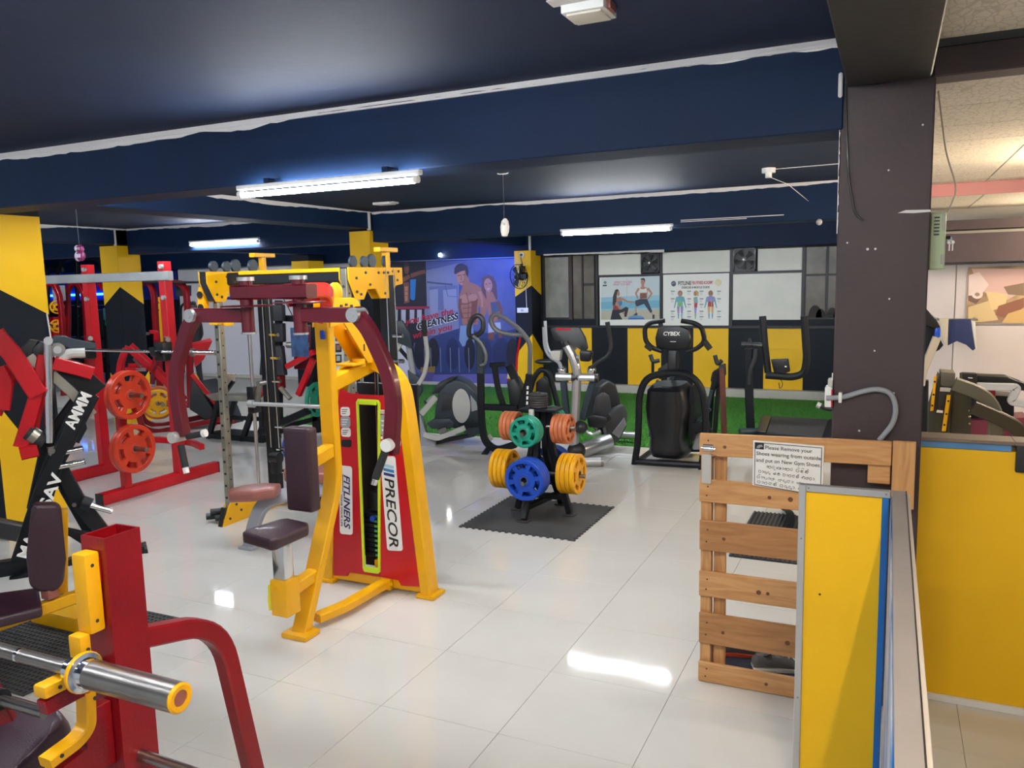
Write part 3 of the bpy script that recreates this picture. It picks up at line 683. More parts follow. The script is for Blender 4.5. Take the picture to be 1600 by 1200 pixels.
# ================================================================ PLATE TREE
def tree():
    cx, cy = -2.555, 5.98
    t = T('plate_tree', 'black plate tree loaded with coloured plates on the grey mat', 'plate rack', (cx, cy, .012)); z0 = .012
    for s in (-1, 1):
        b = B().path([(cx+s*.235, cy+.02, z0+.02), (cx+s*.09, cy+.02, .55), (cx+s*.065, cy+.02, .9)], .05, .05, (0, 1, 0), .1); ob('upright', b, BLK, t)
        b = B().path([(cx+s*.05, cy-.27, z0+.02) if s < 0 else (cx+s*.05, cy+.3, z0+.02), (cx+s*.03, cy-.02*s*-1, .5), (cx+s*.03, cy, .9)], .05, .05, (1, 0, 0), .1); ob('upright', b, BLK, t)
    for c, d in (((cx-.235, cy+.02), 'x'), ((cx+.235, cy+.02), 'x'), ((cx-.05, cy-.27), 'y'), ((cx+.05, cy+.3), 'y')):
        ob('foot_plate', B().box(c[0]-.05, c[0]+.05, c[1]-.04, c[1]+.04, z0, z0+.012, .003, 1), IRON, t)
    ob('base_bar', B().bar((cx-.2, cy+.02, .16), (cx+.2, cy+.02, .16), .045, .045).bar((cx-.04, cy-.22, .12), (cx+.04, cy+.25, .12), .045, .045), BLK, t)
    ob('top_plate', B().box(cx-.15, cx+.17, cy-.1, cy+.1, .88, .9, .005, 1), BLK, t)
    ob('top_pin', B().cyl((cx-.02, cy, .9), (cx-.02, cy, 1.03), .012, 10), CHROME, t)
    for z in (.355, .745):
        for a in ((1, 0), (-1, 0), (0, -1), (0, 1)):
            ob('peg', B().cyl((cx, cy, z), (cx+a[0]*(.3 if a[0] > 0 and z > .5 else .38), cy+a[1]*.39, z), .017, 12), STEEL, t)
    b = B().box(cx-.055, cx-.015, cy-.12, cy-.09, .78, .9, .004, 1); ob('label_block', b, LGREY, t)
    G = 'plates on the plate tree'
    def row(key, m, r, th, n, a, z, d0, nm, sp=0., g=G):
        for k in range(n):
            d = d0+k*(th+.003)
            plate(key, m, r, th, (cx+a[0]*d, cy+a[1]*d, z), (a[0], a[1], 0), '%s, %s from the tip of %s' % (nm[0], ORD[n-1-k], nm[1]), g, sp+.35*(k % 3))
    row('green', GREENP, .122, .03, 4, (0, -1), .755, .24, ('green grip plate', 'the upper front peg of the plate tree'), .2)
    row('blue', BLUEP, .166, .034, 4, (0, -1), .375, .235, ('blue grip plate', 'the lower front peg of the plate tree'), .2)
    row('orange2', ORANGE2, .122, .032, 4, (1, 0), .735, .14, ('orange plate', 'the upper right peg of the plate tree'))
    row('orange2', ORANGE2, .122, .032, 4, (-1, 0), .735, .21, ('orange plate', 'the upper left peg of the plate tree'))
    row('yel', YELP, .165, .036, 4, (1, 0), .37, .2, ('yellow plate', 'the lower right peg of the plate tree'))
    row('yel', YELP, .165, .036, 4, (-1, 0), .365, .28, ('yellow plate', 'the lower left peg of the plate tree'))
    row('green', GREENP, .122, .03, 3, (0, 1), .755, .2, ('green plate', 'the upper back peg of the plate tree'))
    row('blue', BLUEP, .166, .034, 3, (0, 1), .375, .2, ('dark blue plate', 'the lower back peg of the plate tree'))
    for k in range(6):
        plate('iron', IRON, .075, .019, (cx-.015, cy, .911+.0195*k), (0, 0, 1), 'small black iron plate on top of the plate tree, %s from the bottom' % ORD[k], 'small iron plates on top of the tree', k*.7, 5)
tree()
def jigmat(x0, x1, y0, y1, label, nt=17):
    b = B(); pts = []
    def edge(a, c, n):
        a = V(a); c = V(c); d = (c-a)/n; nn = V((d.y, -d.x, 0)).normalized()*.02
        for i in range(n):
            p = a+d*i
            pts.extend([p, p+d*.42, p+d*.36-nn, p+d*.94-nn] if i < n-1 else [p, p+d*.42])
    edge((x0, y0, 0), (x1, y0, 0), nt); edge((x1, y0, 0), (x1, y1, 0), nt); edge((x1, y1, 0), (x0, y1, 0), nt); edge((x0, y1, 0), (x0, y0, 0), nt)
    o = ob('rubber_mat', b.prism(pts, (0, 0, .012)), MATR); tag(o, label, 'mat')
    return o
jigmat(-3.04, -2.06, 5.42, 6.38, 'dark grey jigsaw-edged rubber mat under the plate tree')
# ================================================================ SMITH MACHINE (yellow top, galvanised uprights)
sm = T('smith_machine', 'smith machine with yellow top plates and galvanised uprights behind the chest fly machine', 'exercise machine', (-4.2, 5.2, 0))
for xs, s in ((-4.88, -1), (-3.62, 1)):
    dy = .12 if s > 0 else 0
    ob('side_foot', B().prism([(xs-.03, 4.74, 0), (xs-.03, 5.6, 0), (xs-.03, 5.6, .1), (xs-.03, 5.02, .12), (xs-.03, 4.93, .2), (xs-.03, 4.85, .2), (xs-.03, 4.76, .05)], (.012, 0, 0), .002).prism([(xs+.03, 4.74, 0), (xs+.03, 5.6, 0), (xs+.03, 5.6, .1), (xs+.03, 5.02, .12), (xs+.03, 4.93, .2), (xs+.03, 4.85, .2), (xs+.03, 4.76, .05)], (-.012, 0, 0), .002).box(xs-.02, xs+.02, 4.76, 5.6, .01, .06), YEL, sm)
    ob('foot_end', B().prism([(xs-.02, 4.735, 0), (xs-.02, 4.78, .15), (xs-.02, 4.8, .15), (xs-.02, 4.77, 0)], (.04, 0, 0)), BLKP, sm)
    b = B()
    for y, z in ((4.82, .05), (4.9, .15), (4.95, .09), (5.12, .08), (5.18, .04), (5.25, .08), (5.33, .05), (5.42, .07), (5.5, .05)): b.cyl((xs+.03, y, z), (xs+.037, y, z), .011, 6)
    ob('bolt', b, IRON, sm)
    up = ob('perforated_upright', B().path([(xs, 4.86, .08), (xs, 4.885, 2.05)], .055, .06, (0, 1, 0), 0, .1), GALV, sm)
    b = B()
    for k in range(18):
        z = .22+.1*k; y = 4.86+.025*(z-.08)/1.97
        b.cyl((xs, y-.0305, z), (xs, y-.034, z), .011, 8)
        b.cyl((xs+.028, y, z+.05), (xs+.0295, y, z+.05), .007, 8)
    ob('hole', b, KPRINT, up, kind='stuff')
    ob('rear_column', B().bar((xs, 5.42, .03), (xs, 5.42, 2.0), .1, .1), BLK, sm)
    for k in range(7):
        z = .32+.2*k; ob('peg', B().cyl((xs+s*.0+.05, 5.40, z), (xs+.14, 5.40, z), .017, 10), CHROME, sm)
    for y in (4.98, 5.14): pass
    ob('guide_rod', B().cyl((xs+(.14 if s < 0 else -.03), 5.06, .05), (xs+(.13 if s < 0 else -.03), 5.07, 1.98), .015, 12), CHROME, sm)
    ob('rod_socket', B().cyl((xs+(.13 if s < 0 else -.03), 5.07, 1.83), (xs+(.13 if s < 0 else -.03), 5.07, 1.9), .03, 12), BLKP, sm)
    for dx in (-.045, .045):
        pts = [(y+dy, z) for y, z in [(4.74, 2.06), (5.46, 2.06), (5.46, 1.93), (5.36, 1.92), (5.28, 1.82), (5.14, 1.82), (5.08, 1.9), (4.97, 1.9), (4.92, 1.82), (4.82, 1.82), (4.74, 1.97)]]
        ob('top_plate', B().prism([(xs+dx, y, z) for y, z in pts], (.012 if dx < 0 else -.012, 0, 0), .002), YEL, sm)
    ob('top_end', B().prism([(xs-.033, 4.742+dy, 2.06), (xs+.033, 4.742+dy, 2.06), (xs+.033, 4.742+dy, 1.97), (xs+.033, 4.81+dy, 1.83), (xs-.033, 4.81+dy, 1.83), (xs-.033, 4.742+dy, 1.97)], (0, .006, 0)), DGREY, sm)
    b = B()
    for y, z in ((4.83, 1.98), (4.83, 1.88), (4.95, 2.02), (5.0, 1.93), (5.12, 2.02), (5.19, 2.02), (5.25, 2.02), (5.32, 2.03), (5.4, 2.03), (5.38, 1.96), (5.2, 1.86), (4.88, 1.86)): b.cyl((xs+.045, y+dy, z), (xs+.053, y+dy, z), .011, 6)
    ob('bolt', b, IRON, sm)
    for y, r in ((4.86, .045), (5.0, .045), (5.1, .055), (5.3, .055)):
        ob('pulley', B().lathe((xs-.012, y+dy, 2.07+r*.7), (1, 0, 0), [(.012, 0), (r*.9, 0), (r, .004), (r*.85, .012), (r, .02), (r*.9, .024), (.012, .024)], 20), SLATE, sm)
    ob('chin_handle', B().bar((xs, 5.42, 2.03), (xs, 5.42, 2.18), .05, .05).bar((xs, 5.3, 2.2), (xs, 5.55, 2.2), .06, .035), YEL, sm)
    ob('carriage', B().box(xs+(.14 if s < 0 else -.03)-.035, xs+(.14 if s < 0 else -.03)+.035, 5.02, 5.11, .9, 1.12, .008), BLKP, sm)
    ob('cable', B().tube([(xs+.06, 5.32, .55), (xs+.06, 5.32, 2.05)], .004, n=6), CHROME, sm)
    ob('cable', B().tube([(xs+.15, 5.32, .55), (xs+.13, 5.32, 2.05)], .004, n=6), CHROME, sm)
    ob('pulley_block', B().box(xs+.07, xs+.14, 5.28, 5.36, .32, .46, .015).cyl((xs+.06, 5.32, .46), (xs+.15, 5.32, .46), .05, 16), BLKP, sm)
    hz = 1.64
    ob('hook_sleeve', B().box(xs-.045, xs+.045, 4.82, 4.93, hz, hz+.1, .006).box(xs-.08, xs+.09, 4.83, 4.92, hz+.09, hz+.11, .004), YEL, sm)
ob('hook_pin', B().box(-4.8, -4.74, 4.84, 4.9, 1.63, 1.73, .01), YEL, sm)
ob('twin_pulley', B().prism([(-5.0, 4.8, z) for z in ()] or [(-4.98+.045*math.cos(a)*(.75+.25*abs(math.sin(a))), 4.80, 1.83+.12*math.sin(a)) for a in [2*math.pi*k/20 for k in range(20)]], (0, .05, 0), .006), YELP, sm)
ob('twin_pulley_disc', B().cyl((-4.98, 4.798, 1.88), (-4.98, 4.79, 1.88), .028, 14).cyl((-4.98, 4.798, 1.78), (-4.98, 4.79, 1.78), .028, 14), BLKP, sm)
ob('top_beam', B().bar((-4.88, 5.0, 2.0), (-3.62, 5.0, 2.0), .1, .1), BLK, sm); ob('top_rail', B().bar((-4.7, 4.96, 2.045), (-3.66, 4.96, 2.045), .04, .03), YEL, sm)
ob('rear_beam', B().bar((-4.88, 5.42, 1.96), (-3.62, 5.42, 1.96), .08, .08).bar((-4.88, 5.42, .1), (-3.62, 5.42, .1), .08, .08), BLK, sm)
ob('hook_arm', B().path([(-4.68, 5.03, .985), (-4.62, 5.0, 1.1), (-4.6, 5.0, 1.16)], .02, .05, (0, 1, 0), .02).cyl((-4.6, 4.97, 1.16), (-4.6, 5.05, 1.16), .02, 10), STEEL, sm)
b = B()
for a in range(3): b.cyl((-4.98-.05*a, 4.79, .05+.045*(a % 2)), (-4.9-.05*a, 4.86, .05+.045*(a % 2)), .028, 12)
ob('roller_stop', b, BLKP, sm)
bar = ob('barbell', B().cyl((-4.7, 5.0, .985), (-3.5, 5.0, .995), .017, 12).cyl((-4.735, 5.0, .985), (-4.68, 5.0, .985), .032, 16), SILV); tag(bar, 'chrome bar of the smith machine held level at waist height', 'barbell')
card = ob('notice_card', B().box(-5.03, -4.83, 5.9, 5.905, 1.28, 1.55), mat('blue_card', (.05, .12, .3), .5, var=.6, vscale=18)); tag(card, 'small blue picture card hanging behind the galvanised upright', 'card')
txt('TTTT', card, (-4.93, 5.898, 1.49), (1, 0, 0), (0, 0, 1), .05, WPRINT)
so = ob('hanging_strap', B().tube([(-4.93, 5.9, 1.55), (-4.93, 5.6, 2.0), (-4.93, 5.42, 2.0)], .004, n=6), BLKP, card)
# two-pad brown bench
hb = T('two_pad_bench', 'brown two-pad bench on a curved grey leg, beside the yellow machine foot', 'bench', (-4.2, 4.45, 0))
def pad(pts, th, m, name, par, bev=.02): return ob(name, B().prism(pts, (0, 0, th), bev, 3), m, par)
Q = lambda px, py, z: PZ(px, py, z)
a = [(-4.40, 4.38), (-4.28, 4.25), (-4.06, 4.26), (-3.93, 4.35), (-4.0, 4.5), (-4.2, 4.55), (-4.36, 4.5)]
ob('pad', B().prism([(x, y, .37+.12*(x+4.4)) for x, y in a], (.0, 0, .085), .03, 3), BROWN, hb)
a = [(-4.22, 4.78), (-4.12, 4.66), (-3.8, 4.64), (-3.45, 4.72), (-3.42, 4.88), (-3.8, 4.98), (-4.1, 4.92)]
ob('pad', B().prism([(x, y, .45+.05*(x+4.2)) for x, y in a], (.0, 0, .09), .03, 3), BROWN, hb)
ob('curved_leg', B().path([(-4.27, 4.42, .01), (-4.22, 4.43, .2), (-4.15, 4.46, .35), (-3.95, 4.6, .42), (-3.5, 4.8, .44)], .1, .05, (0, -1, 0), .12), GREY, hb)
ob('foot', B().box(-4.33, -4.2, 4.36, 4.5, 0, .02, .008), GREY, hb)
ob('rear_leg', B().path([(-3.6, 4.78, .44), (-3.5, 4.82, .3), (-3.48, 4.84, .0)], .06, .05, (1, 0, 0), .06).box(-3.75, -3.2, 4.8, 4.88, 0, .05, .01), GREY, hb)

# ================================================================ RED RACK
rk = T('squat_rack', 'tall red squat rack with a grey crossbar and plate horns, left of the picture', 'rack', (-6.9, 5.5, 0))
for xs, s in ((-6.41, 1), (-7.5, -1)):
    ob('base_rail', B().bar((xs, 4.83, .055), (xs, 6.22, .055), .09, .11), RED, rk)
    for y in (4.825, 6.225): ob('rail_cap', B().box(xs-.046, xs+.046, y-.006, y+.006, 0, .11), BLKP, rk)
    ob('upright', B().path([(xs, 5.75, .1), (xs, 5.75, 2.2)], .09, .1, (0, 1, 0), 0, .1), RED, rk)
    b = B()
    for z in (2.15, 1.85): b.cyl((xs+.03, 5.7, z), (xs+.03, 5.67, z), .022, 12)
    for z in (2.15, 1.85): ob('bolt', B().cyl((xs+.03, 5.7, z), (xs+.03, 5.67, z), .022, 12), SILV, rk)
    b.bm.free()
    ob('plate_post', B().path([(xs, 5.12, .1), (xs, 5.12, 1.05)], .075, .075, (0, 1, 0), 0, .1), RED, rk)
    for z in (.48, .98): ob('plate_horn', B().cyl((xs, 5.12, z), (xs+s*.3, 5.12, z), .022, 12), STEEL, rk)
    ob('upper_horn', B().cyl((xs, 5.7, 1.45), (xs+s*.0+.12, 5.62, 1.45), .024, 12), GALV, rk)
    ob('cup_block', B().box(xs-.06, xs+.06, 5.6, 5.72, 1.24, 1.42, .008), BLKP, rk)
    ob('cup', B().path([(xs, 5.68, 1.30), (xs, 5.54, 1.30), (xs, 5.52, 1.38)], .05, .03, (0, 0, 1), .02), BLKP, rk)
ob('crossbar', B().bar((-8.4, 5.72, 2.06), (-6.3, 5.72, 2.06), .06, .09), mat('bare_grey_steel', (.4, .42, .43), .45, .5, var=.25), rk)
ob('rear_tie', B().path([(-7.5, 6.05, .3), (-7.2, 6.2, .3), (-6.7, 6.2, .3), (-6.41, 6.05, .3)], .06, .06, (0, 0, 1), .1), RED, rk)
bb = T('barbell', 'long steel barbell resting across the red squat rack', 'barbell', (-6.5, 5.6, 1.335))
ob('shaft', B().cyl((-7.6, 5.58, 1.335), (-5.95, 5.58, 1.335), .014, 12), CHROME, bb)
for a, c in ((-7.9, -7.6), (-5.95, -5.65)): ob('sleeve', B().cyl((a, 5.58, 1.335), (c, 5.58, 1.335), .025, 14), CHROME, bb)
for a in (-7.61, -5.94): ob('collar', B().cyl((a-.015, 5.58, 1.335), (a+.015, 5.58, 1.335), .038, 14), STEEL, bb)
for k in range(2):
    plate('oran', ORANGE, .225, .04, (-6.31+.045*k, 5.12, .48), (1, 0, 0), 'orange-red plate on the lower right horn of the red squat rack, %s' % ('inner one' if k == 0 else 'outer one'), 'plates on the red squat rack', .2)
    plate('oran', ORANGE, .225, .04, (-6.31+.045*k, 5.12, .98), (1, 0, 0), 'orange-red plate on the upper right horn of the red squat rack, %s' % ('inner one' if k == 0 else 'outer one'), 'plates on the red squat rack', .5)
plate('yel', YELP, .165, .036, (-7.6, 5.12, .98), (-1, 0, 0), 'yellow plate on the far side of the red squat rack', 'plates on the red squat rack')
# ================================================================ RED LEG PRESS
lp = T('leg_press', 'red angled leg press with yellow plates behind the squat rack', 'exercise machine', (-9.0, 8.2, 0))
def P2(px, py, P=(-9.0, 7.7, 0), az=math.radians(47)): return PPL(px, py, P, az)
def member(name, par, pts, wd, m, P=(-9.0, 7.7, 0), az=47, dep=.06, rad=.0, off=0.):
    A = math.radians(az); n = V((-math.sin(A), math.cos(A), 0)); q = [PPL(x, y, P, A)+n*off for x, y in pts]
    return ob(name, B().path(q, dep, wd, n.cross(q[1]-q[0]) if True else n, rad), m, par)
for off in (0, .55):
    member('side_frame', lp, [(196, 545), (186, 570), (184, 640), (190, 668)], .07, RED, off=off, rad=.1)
    member('incline_rail', lp, [(200, 543), (262, 600), (290, 632)], .08, RED, off=off)
    member('cross_strut', lp, [(196, 577), (238, 575), (247, 545)], .06, RED, off=off)
    member('lever', lp, [(244, 545), (238, 600)], .06, MAROON, off=off)
    member('base_rail', lp, [(217, 650), (222, 668), (245, 676), (300, 664), (345, 655)], .07, DRED, off=off, rad=.15)
    member('push_rod', lp, [(208, 560), (222, 575)], .03, CHROME, off=off)
    member('carriage_peg', lp, [(212, 577), (228, 577)], .05, SILV, off=off)
A = math.radians(47); n = V((-math.sin(A), math.cos(A), 0))
q = [PPL(x, y, (-9.0, 7.7, 0), A) for x, y in ((300, 540), (332, 532), (318, 562), (304, 574))]
ob('foot_plate', B().prism([p-n*.05 for p in q], n*.7, .01), RED, lp)
q = [PPL(x, y, (-9.0, 7.7, 0), A) for x, y in ((300, 590), (340, 655), (332, 662), (296, 640))]
ob('back_pad', B().prism([p for p in q], n*.5, .02, 2), BVIN, lp)
member('seat_rail', lp, [(300, 585), (345, 640)], .06, RED); member('seat_rail', lp, [(300, 620), (350, 668)], .06, RED, off=.4)
ob('yellow_handle', B().path([PPL(x, y, (-9.0, 7.7, 0), A) for x, y in ((304, 585), (312, 600), (322, 614))], .05, .05, (0, 0, 1), .05), YELP, lp)
c = PPL(252, 628, (-9.0, 7.7, 0), A)
for k in range(3):
    plate('lpy' if k == 2 else 'lpo', YELP if k == 2 else ORANGE2, .225 if k < 2 else .19, .04, c+V((.62, -.6, 0)).normalized()*(.06+.055*k)-V((.05, 0, 0)), V((.8, -.6, 0)), ('yellow grip plate, outermost' if k == 2 else 'worn orange plate, %s' % ('innermost' if k == 0 else 'middle one'))+' on the low horn of the red leg press', 'plates on the red leg press', .3)
ob('plate_horn', B().cyl(c-V((.3, -.22, 0)), c+V((.26, -.2, 0)), .025, 12), STEEL, lp)
# ================================================================ BLACK INCLINE PRESS WITH WHITE LETTERS (left)
BP = (-5.15, 3.8, 0); BA = 53.58; an = V((-math.sin(math.radians(BA)), math.cos(math.radians(BA)), 0)); au = V((math.cos(math.radians(BA)), math.sin(math.radians(BA)), 0))
bi = T('incline_press', 'black plate-loaded incline press with white letters and red levers, left edge', 'exercise machine', BP)
def bm_(name, pts, wd, m, dep=.07, rad=0., off=0.): return member(name, bi, pts, wd, m, BP, BA, dep, rad, off)
def bp(px, py, off=0.): return PPL(px, py, BP, math.radians(BA))+an*off
bm_('main_beam', [(22, 912), (85, 720), (140, 615)], .13, BLK, .09)
bm_('side_beam', [(52, 800), (75, 690), (120, 630), (150, 606)], .09, BLK, .08, 0, .12)
bm_('upper_beam', [(62, 770), (100, 690), (132, 622)], .08, BLK, .05, 0, -.06)
bm_('rear_leg', [(84, 715), (120, 780), (165, 838)], .1, BLK, .07, 0, .02)
bm_('rear_leg', [(70, 705), (100, 780), (140, 850)], .06, BLK, .05, 0, .3)
bm_('base_bar', [(60, 905), (140, 868), (228, 858)], .09, BLK, .09, 0, .0)
ob('base_cap', B().cyl(bp(226, 858), bp(230, 857), .055, 16), BLKP, bi)
bm_('base_bar', [(0, 895), (40, 888)], .16, BLK, .1)
bm_('base_bar', [(0, 915), (60, 890)], .1, BLK, .1, 0, -.1)
bm_('cross_base', [(140, 852), (100, 838), (104, 845)], .1, BLK, .08, 0, .15)
bm_('strut', [(104, 672), (128, 650), (130, 668), (118, 690)], .05, BLK, .05)
q = [bp(x, y) for x, y in ((98, 670), (134, 664), (128, 682), (121, 684), (106, 716), (86, 716))]
ob('gusset', B().prism(q, an*.02, .003), BLK, bi)
# shoulder plates
for off, pp_ in ((0, ((75, 533), (84, 525), (102, 525), (112, 531), (150, 537), (151, 545), (112, 547), (92, 533), (82, 541))), (.05, ((30, 546), (45, 531), (62, 533), (48, 547), (52, 560), (36, 560)))):
    ob('shoulder_plate', B().prism([bp(x, y, off) for x, y in pp_], an*.09, .006), SLATE if off == 0 else DGREY, bi)
ob('pad', B().prism([bp(x, y, .05) for x, y in ((48, 547), (62, 533), (72, 540), (74, 552), (65, 568), (52, 556))], an*.12, .015, 2), BVIN, bi)
ob('pivot', B().cyl(bp(90, 546, -.03), bp(90, 546, .08), .048, 20), STEEL, bi); ob('pivot_bolt', B().cyl(bp(90, 546, -.05), bp(90, 546, -.03), .026, 14), SILV, bi)
ob('strut_eye', B().cyl(bp(75.5, 532, -.07), bp(75.5, 532, -.02), .028, 14), SILV, bi)
ob('chrome_strut', B().cyl(bp(75.5, 535, -.04), bp(78.5, 690, -.04), .03, 16), CHROME, bi)
ob('strut_foot', B().cyl(bp(80, 694, -.06), bp(83, 706, -.05), .03, 12).cyl(bp(81, 701, -.1), bp(81, 701, 0), .022, 12), STEEL, bi)
ob('bent_tube', B().tube([bp(96, 563), bp(101, 555), bp(110, 552), bp(133, 551)], .035, .05, 10), LGREY, bi)
bm_('grey_link', [(46, 556), (62, 574)], .06, GALV, .03)
bm_('grey_link', [(80, 585), (110, 612), (145, 650)], .07, GALV, .03, 0, .05)
bm_('black_link', [(84, 580), (112, 586), (148, 620)], .2, BLK, .05, 0, .1)
for pts, w_, off in (([(-8, 520), (20, 552), (40, 583), (60, 615)], .12, -.06), ([(-5, 575), (8, 600), (2, 640)], .1, .02), ([(30, 556), (5, 605), (-10, 650)], .09, .1), ([(40, 560), (24, 580), (8, 610)], .07, .16), ([(70, 555), (62, 600), (44, 660), (32, 698)], .09, 0.), ([(84, 567), (118, 575), (145, 583)], .09, -.02), ([(45, 580), (60, 590), (66, 600)], .08, .05), ([(72, 585), (62, 625), (50, 690)], .06, .1)):
    bm_('red_lever', pts, w_, RED, .06, .03, off)
ob('roller', B().cyl(bp(42, 675), bp(70, 690), .055, 16), RUB, bi); ob('roller_band', B().cyl(bp(48, 678, -.0), bp(58, 684, -.0), .057, 16), GALV, bi)
bm_('red_foot', [(32, 708), (60, 702)], .09, RED, .09)
for y0, y1 in ((709, 699), (730, 719)):
    ob('peg', B().cyl(bp(78, y0, -.05), bp(129 if y0 < 720 else 132, y1, -.05), .022, 12), CHROME, bi); ob('peg_end', B().cyl(bp(128.5 if y0 < 720 else 131.5, y1+.2, -.05), bp(130 if y0 < 720 else 133, y1-.1, -.05), .0215, 12), BLKP, bi)
ob('low_peg', B().cyl(bp(132, 786, -.02), bp(175, 797, -.04), .02, 12), CHROME, bi); ob('peg_boss', B().cyl(bp(128, 784, -.02), bp(142, 788, -.03), .05, 14), BLK, bi)
ob('grey_arm', B().bar(bp(-5, 818, -.1), bp(32, 825, -.1), .1, .12), DGREY, bi)
ob('bolt', B().cyl(bp(116, 787, -.04), bp(116, 787, -.02), .015, 8), STEEL, bi)
# white letters that run up the beams
def vlet(s, p0, p1, size, off=-.058):
    a = bp(*p0, off); c = bp(*p1, off); d = (c-a).normalized(); up_ = an.cross(d); up_ = up_ if up_.dot(V((0, 0, 1))) > 0 else -up_
    return txt(s, bi, a-up_*size*.36, d, up_, size, WPRINT, 'LEFT', 0, vfit=(c-a).length, bold=.03)
txt_o = bp(113, 672, -.094); dd = (bp(140, 619, -.094)-txt_o).normalized(); rr = dd.cross(-an)
txt('AMMM', bi, bp(116, 668, -.094)+V((0, 0, 0)), dd, -dd.cross(-an) if dd.cross(-an).z < 0 and False else an.cross(dd)*-1, .1, WPRINT, 'LEFT', 0, vfit=(bp(142, 614, -.094)-bp(116, 668, -.094)).length, bold=.03)
dd = (bp(99, 738, -.094)-bp(44, 868, -.094)).normalized()
vv_ = (bp(99, 738, -.094)-bp(44, 868, -.094))
txt('MA', bi, bp(44, 868, -.094), dd, -an.cross(dd), .1, WPRINT, 'LEFT', 0, vfit=vv_.length*.27, bold=.03)
txt('SAV', bi, bp(44, 868, -.094)+vv_*.6, dd, -an.cross(dd), .1, WPRINT, 'LEFT', 0, vfit=vv_.length*.4, bold=.03)
# ================================================================ YELLOW LOW-SEAT MACHINE (left, aubergine pads)
YP = (-3.74, 2.61, 0); YA = math.radians(55.1); yn = V((-math.sin(YA), math.cos(YA), 0))
def yp(px, py, off=0.): return PPL(px, py, YP, YA)+yn*off
ym = T('seated_press_bench', 'yellow framed bench with aubergine back pad and seat, at the left edge', 'bench', YP)
q = [yp(x, y, -.04) for x, y in ((50, 790), (56, 785), (88, 785), (96, 792), (99, 830), (103, 870), (100, 905), (94, 915), (84, 922), (58, 922), (46, 912), (41, 870), (46, 820))]
ob('back_pad', B().prism(q, yn*.08, .022, 3), PURP, ym)
ob('back_post', B().bar(yp(98, 800, .07), yp(98, 932, .07), .05, .04, yn), YEL, ym)
ob('seat', B().prism([yp(x, y, o) for x, y, o in ((66, 938, -.1), (60, 926, .1), (-15, 936, .1), (-30, 960, -.12))], (0, 0, -.055), .018, 3), PURP, ym)
ob('seat_hinge', B().box(*[v for p in (yp(78, 925),) for v in (p.x-.03, p.x+.03, p.y-.03, p.y+.03, p.z-.03, p.z+.02)], .006), BROWN, ym)
ob('seat_rail', B().bar(yp(-30, 985, .0), yp(125, 930, .0), .06, .06), YEL, ym)
e = yp(125, 930); ob('rear_leg', B().path([e, V((e.x-.25, e.y+.22, .28)), V((-4.12, 3.0, .06))], .07, .06, (0, 0, 1), .1), YEL, ym)
ob('rear_foot', B().box(-4.5, -4.1, 2.87, 3.02, .012, .1, .012), YEL, ym)
e = yp(-30, 985); ob('front_leg', B().bar(e, V((e.x, e.y, .012)), .06, .06), YEL, ym)
def holemat(x0, x1, y0, y1, label, nx, ny):
    t = T('rubber_mat', label, 'mat', (x0, y0, 0))
    ob('base', B().box(x0, x1, y0, y1, 0, .006), RUB, t)
    b = B(); dx = (x1-x0)/nx; dy = (y1-y0)/ny
    for i in range(nx+1): b.box(x0+i*dx-dx*.2, x0+i*dx+dx*.2, y0, y1, .005, .012)
    for j in range(ny+1): b.box(x0, x1, y0+j*dy-dy*.2, y0+j*dy+dy*.2, .005, .0125)
    ob('ribs', b, MATR, t, kind='stuff'); return t
holemat(-4.75, -3.72, 2.3, 3.25, 'black ring-hole rubber mat on the floor at the lower left', 34, 30)
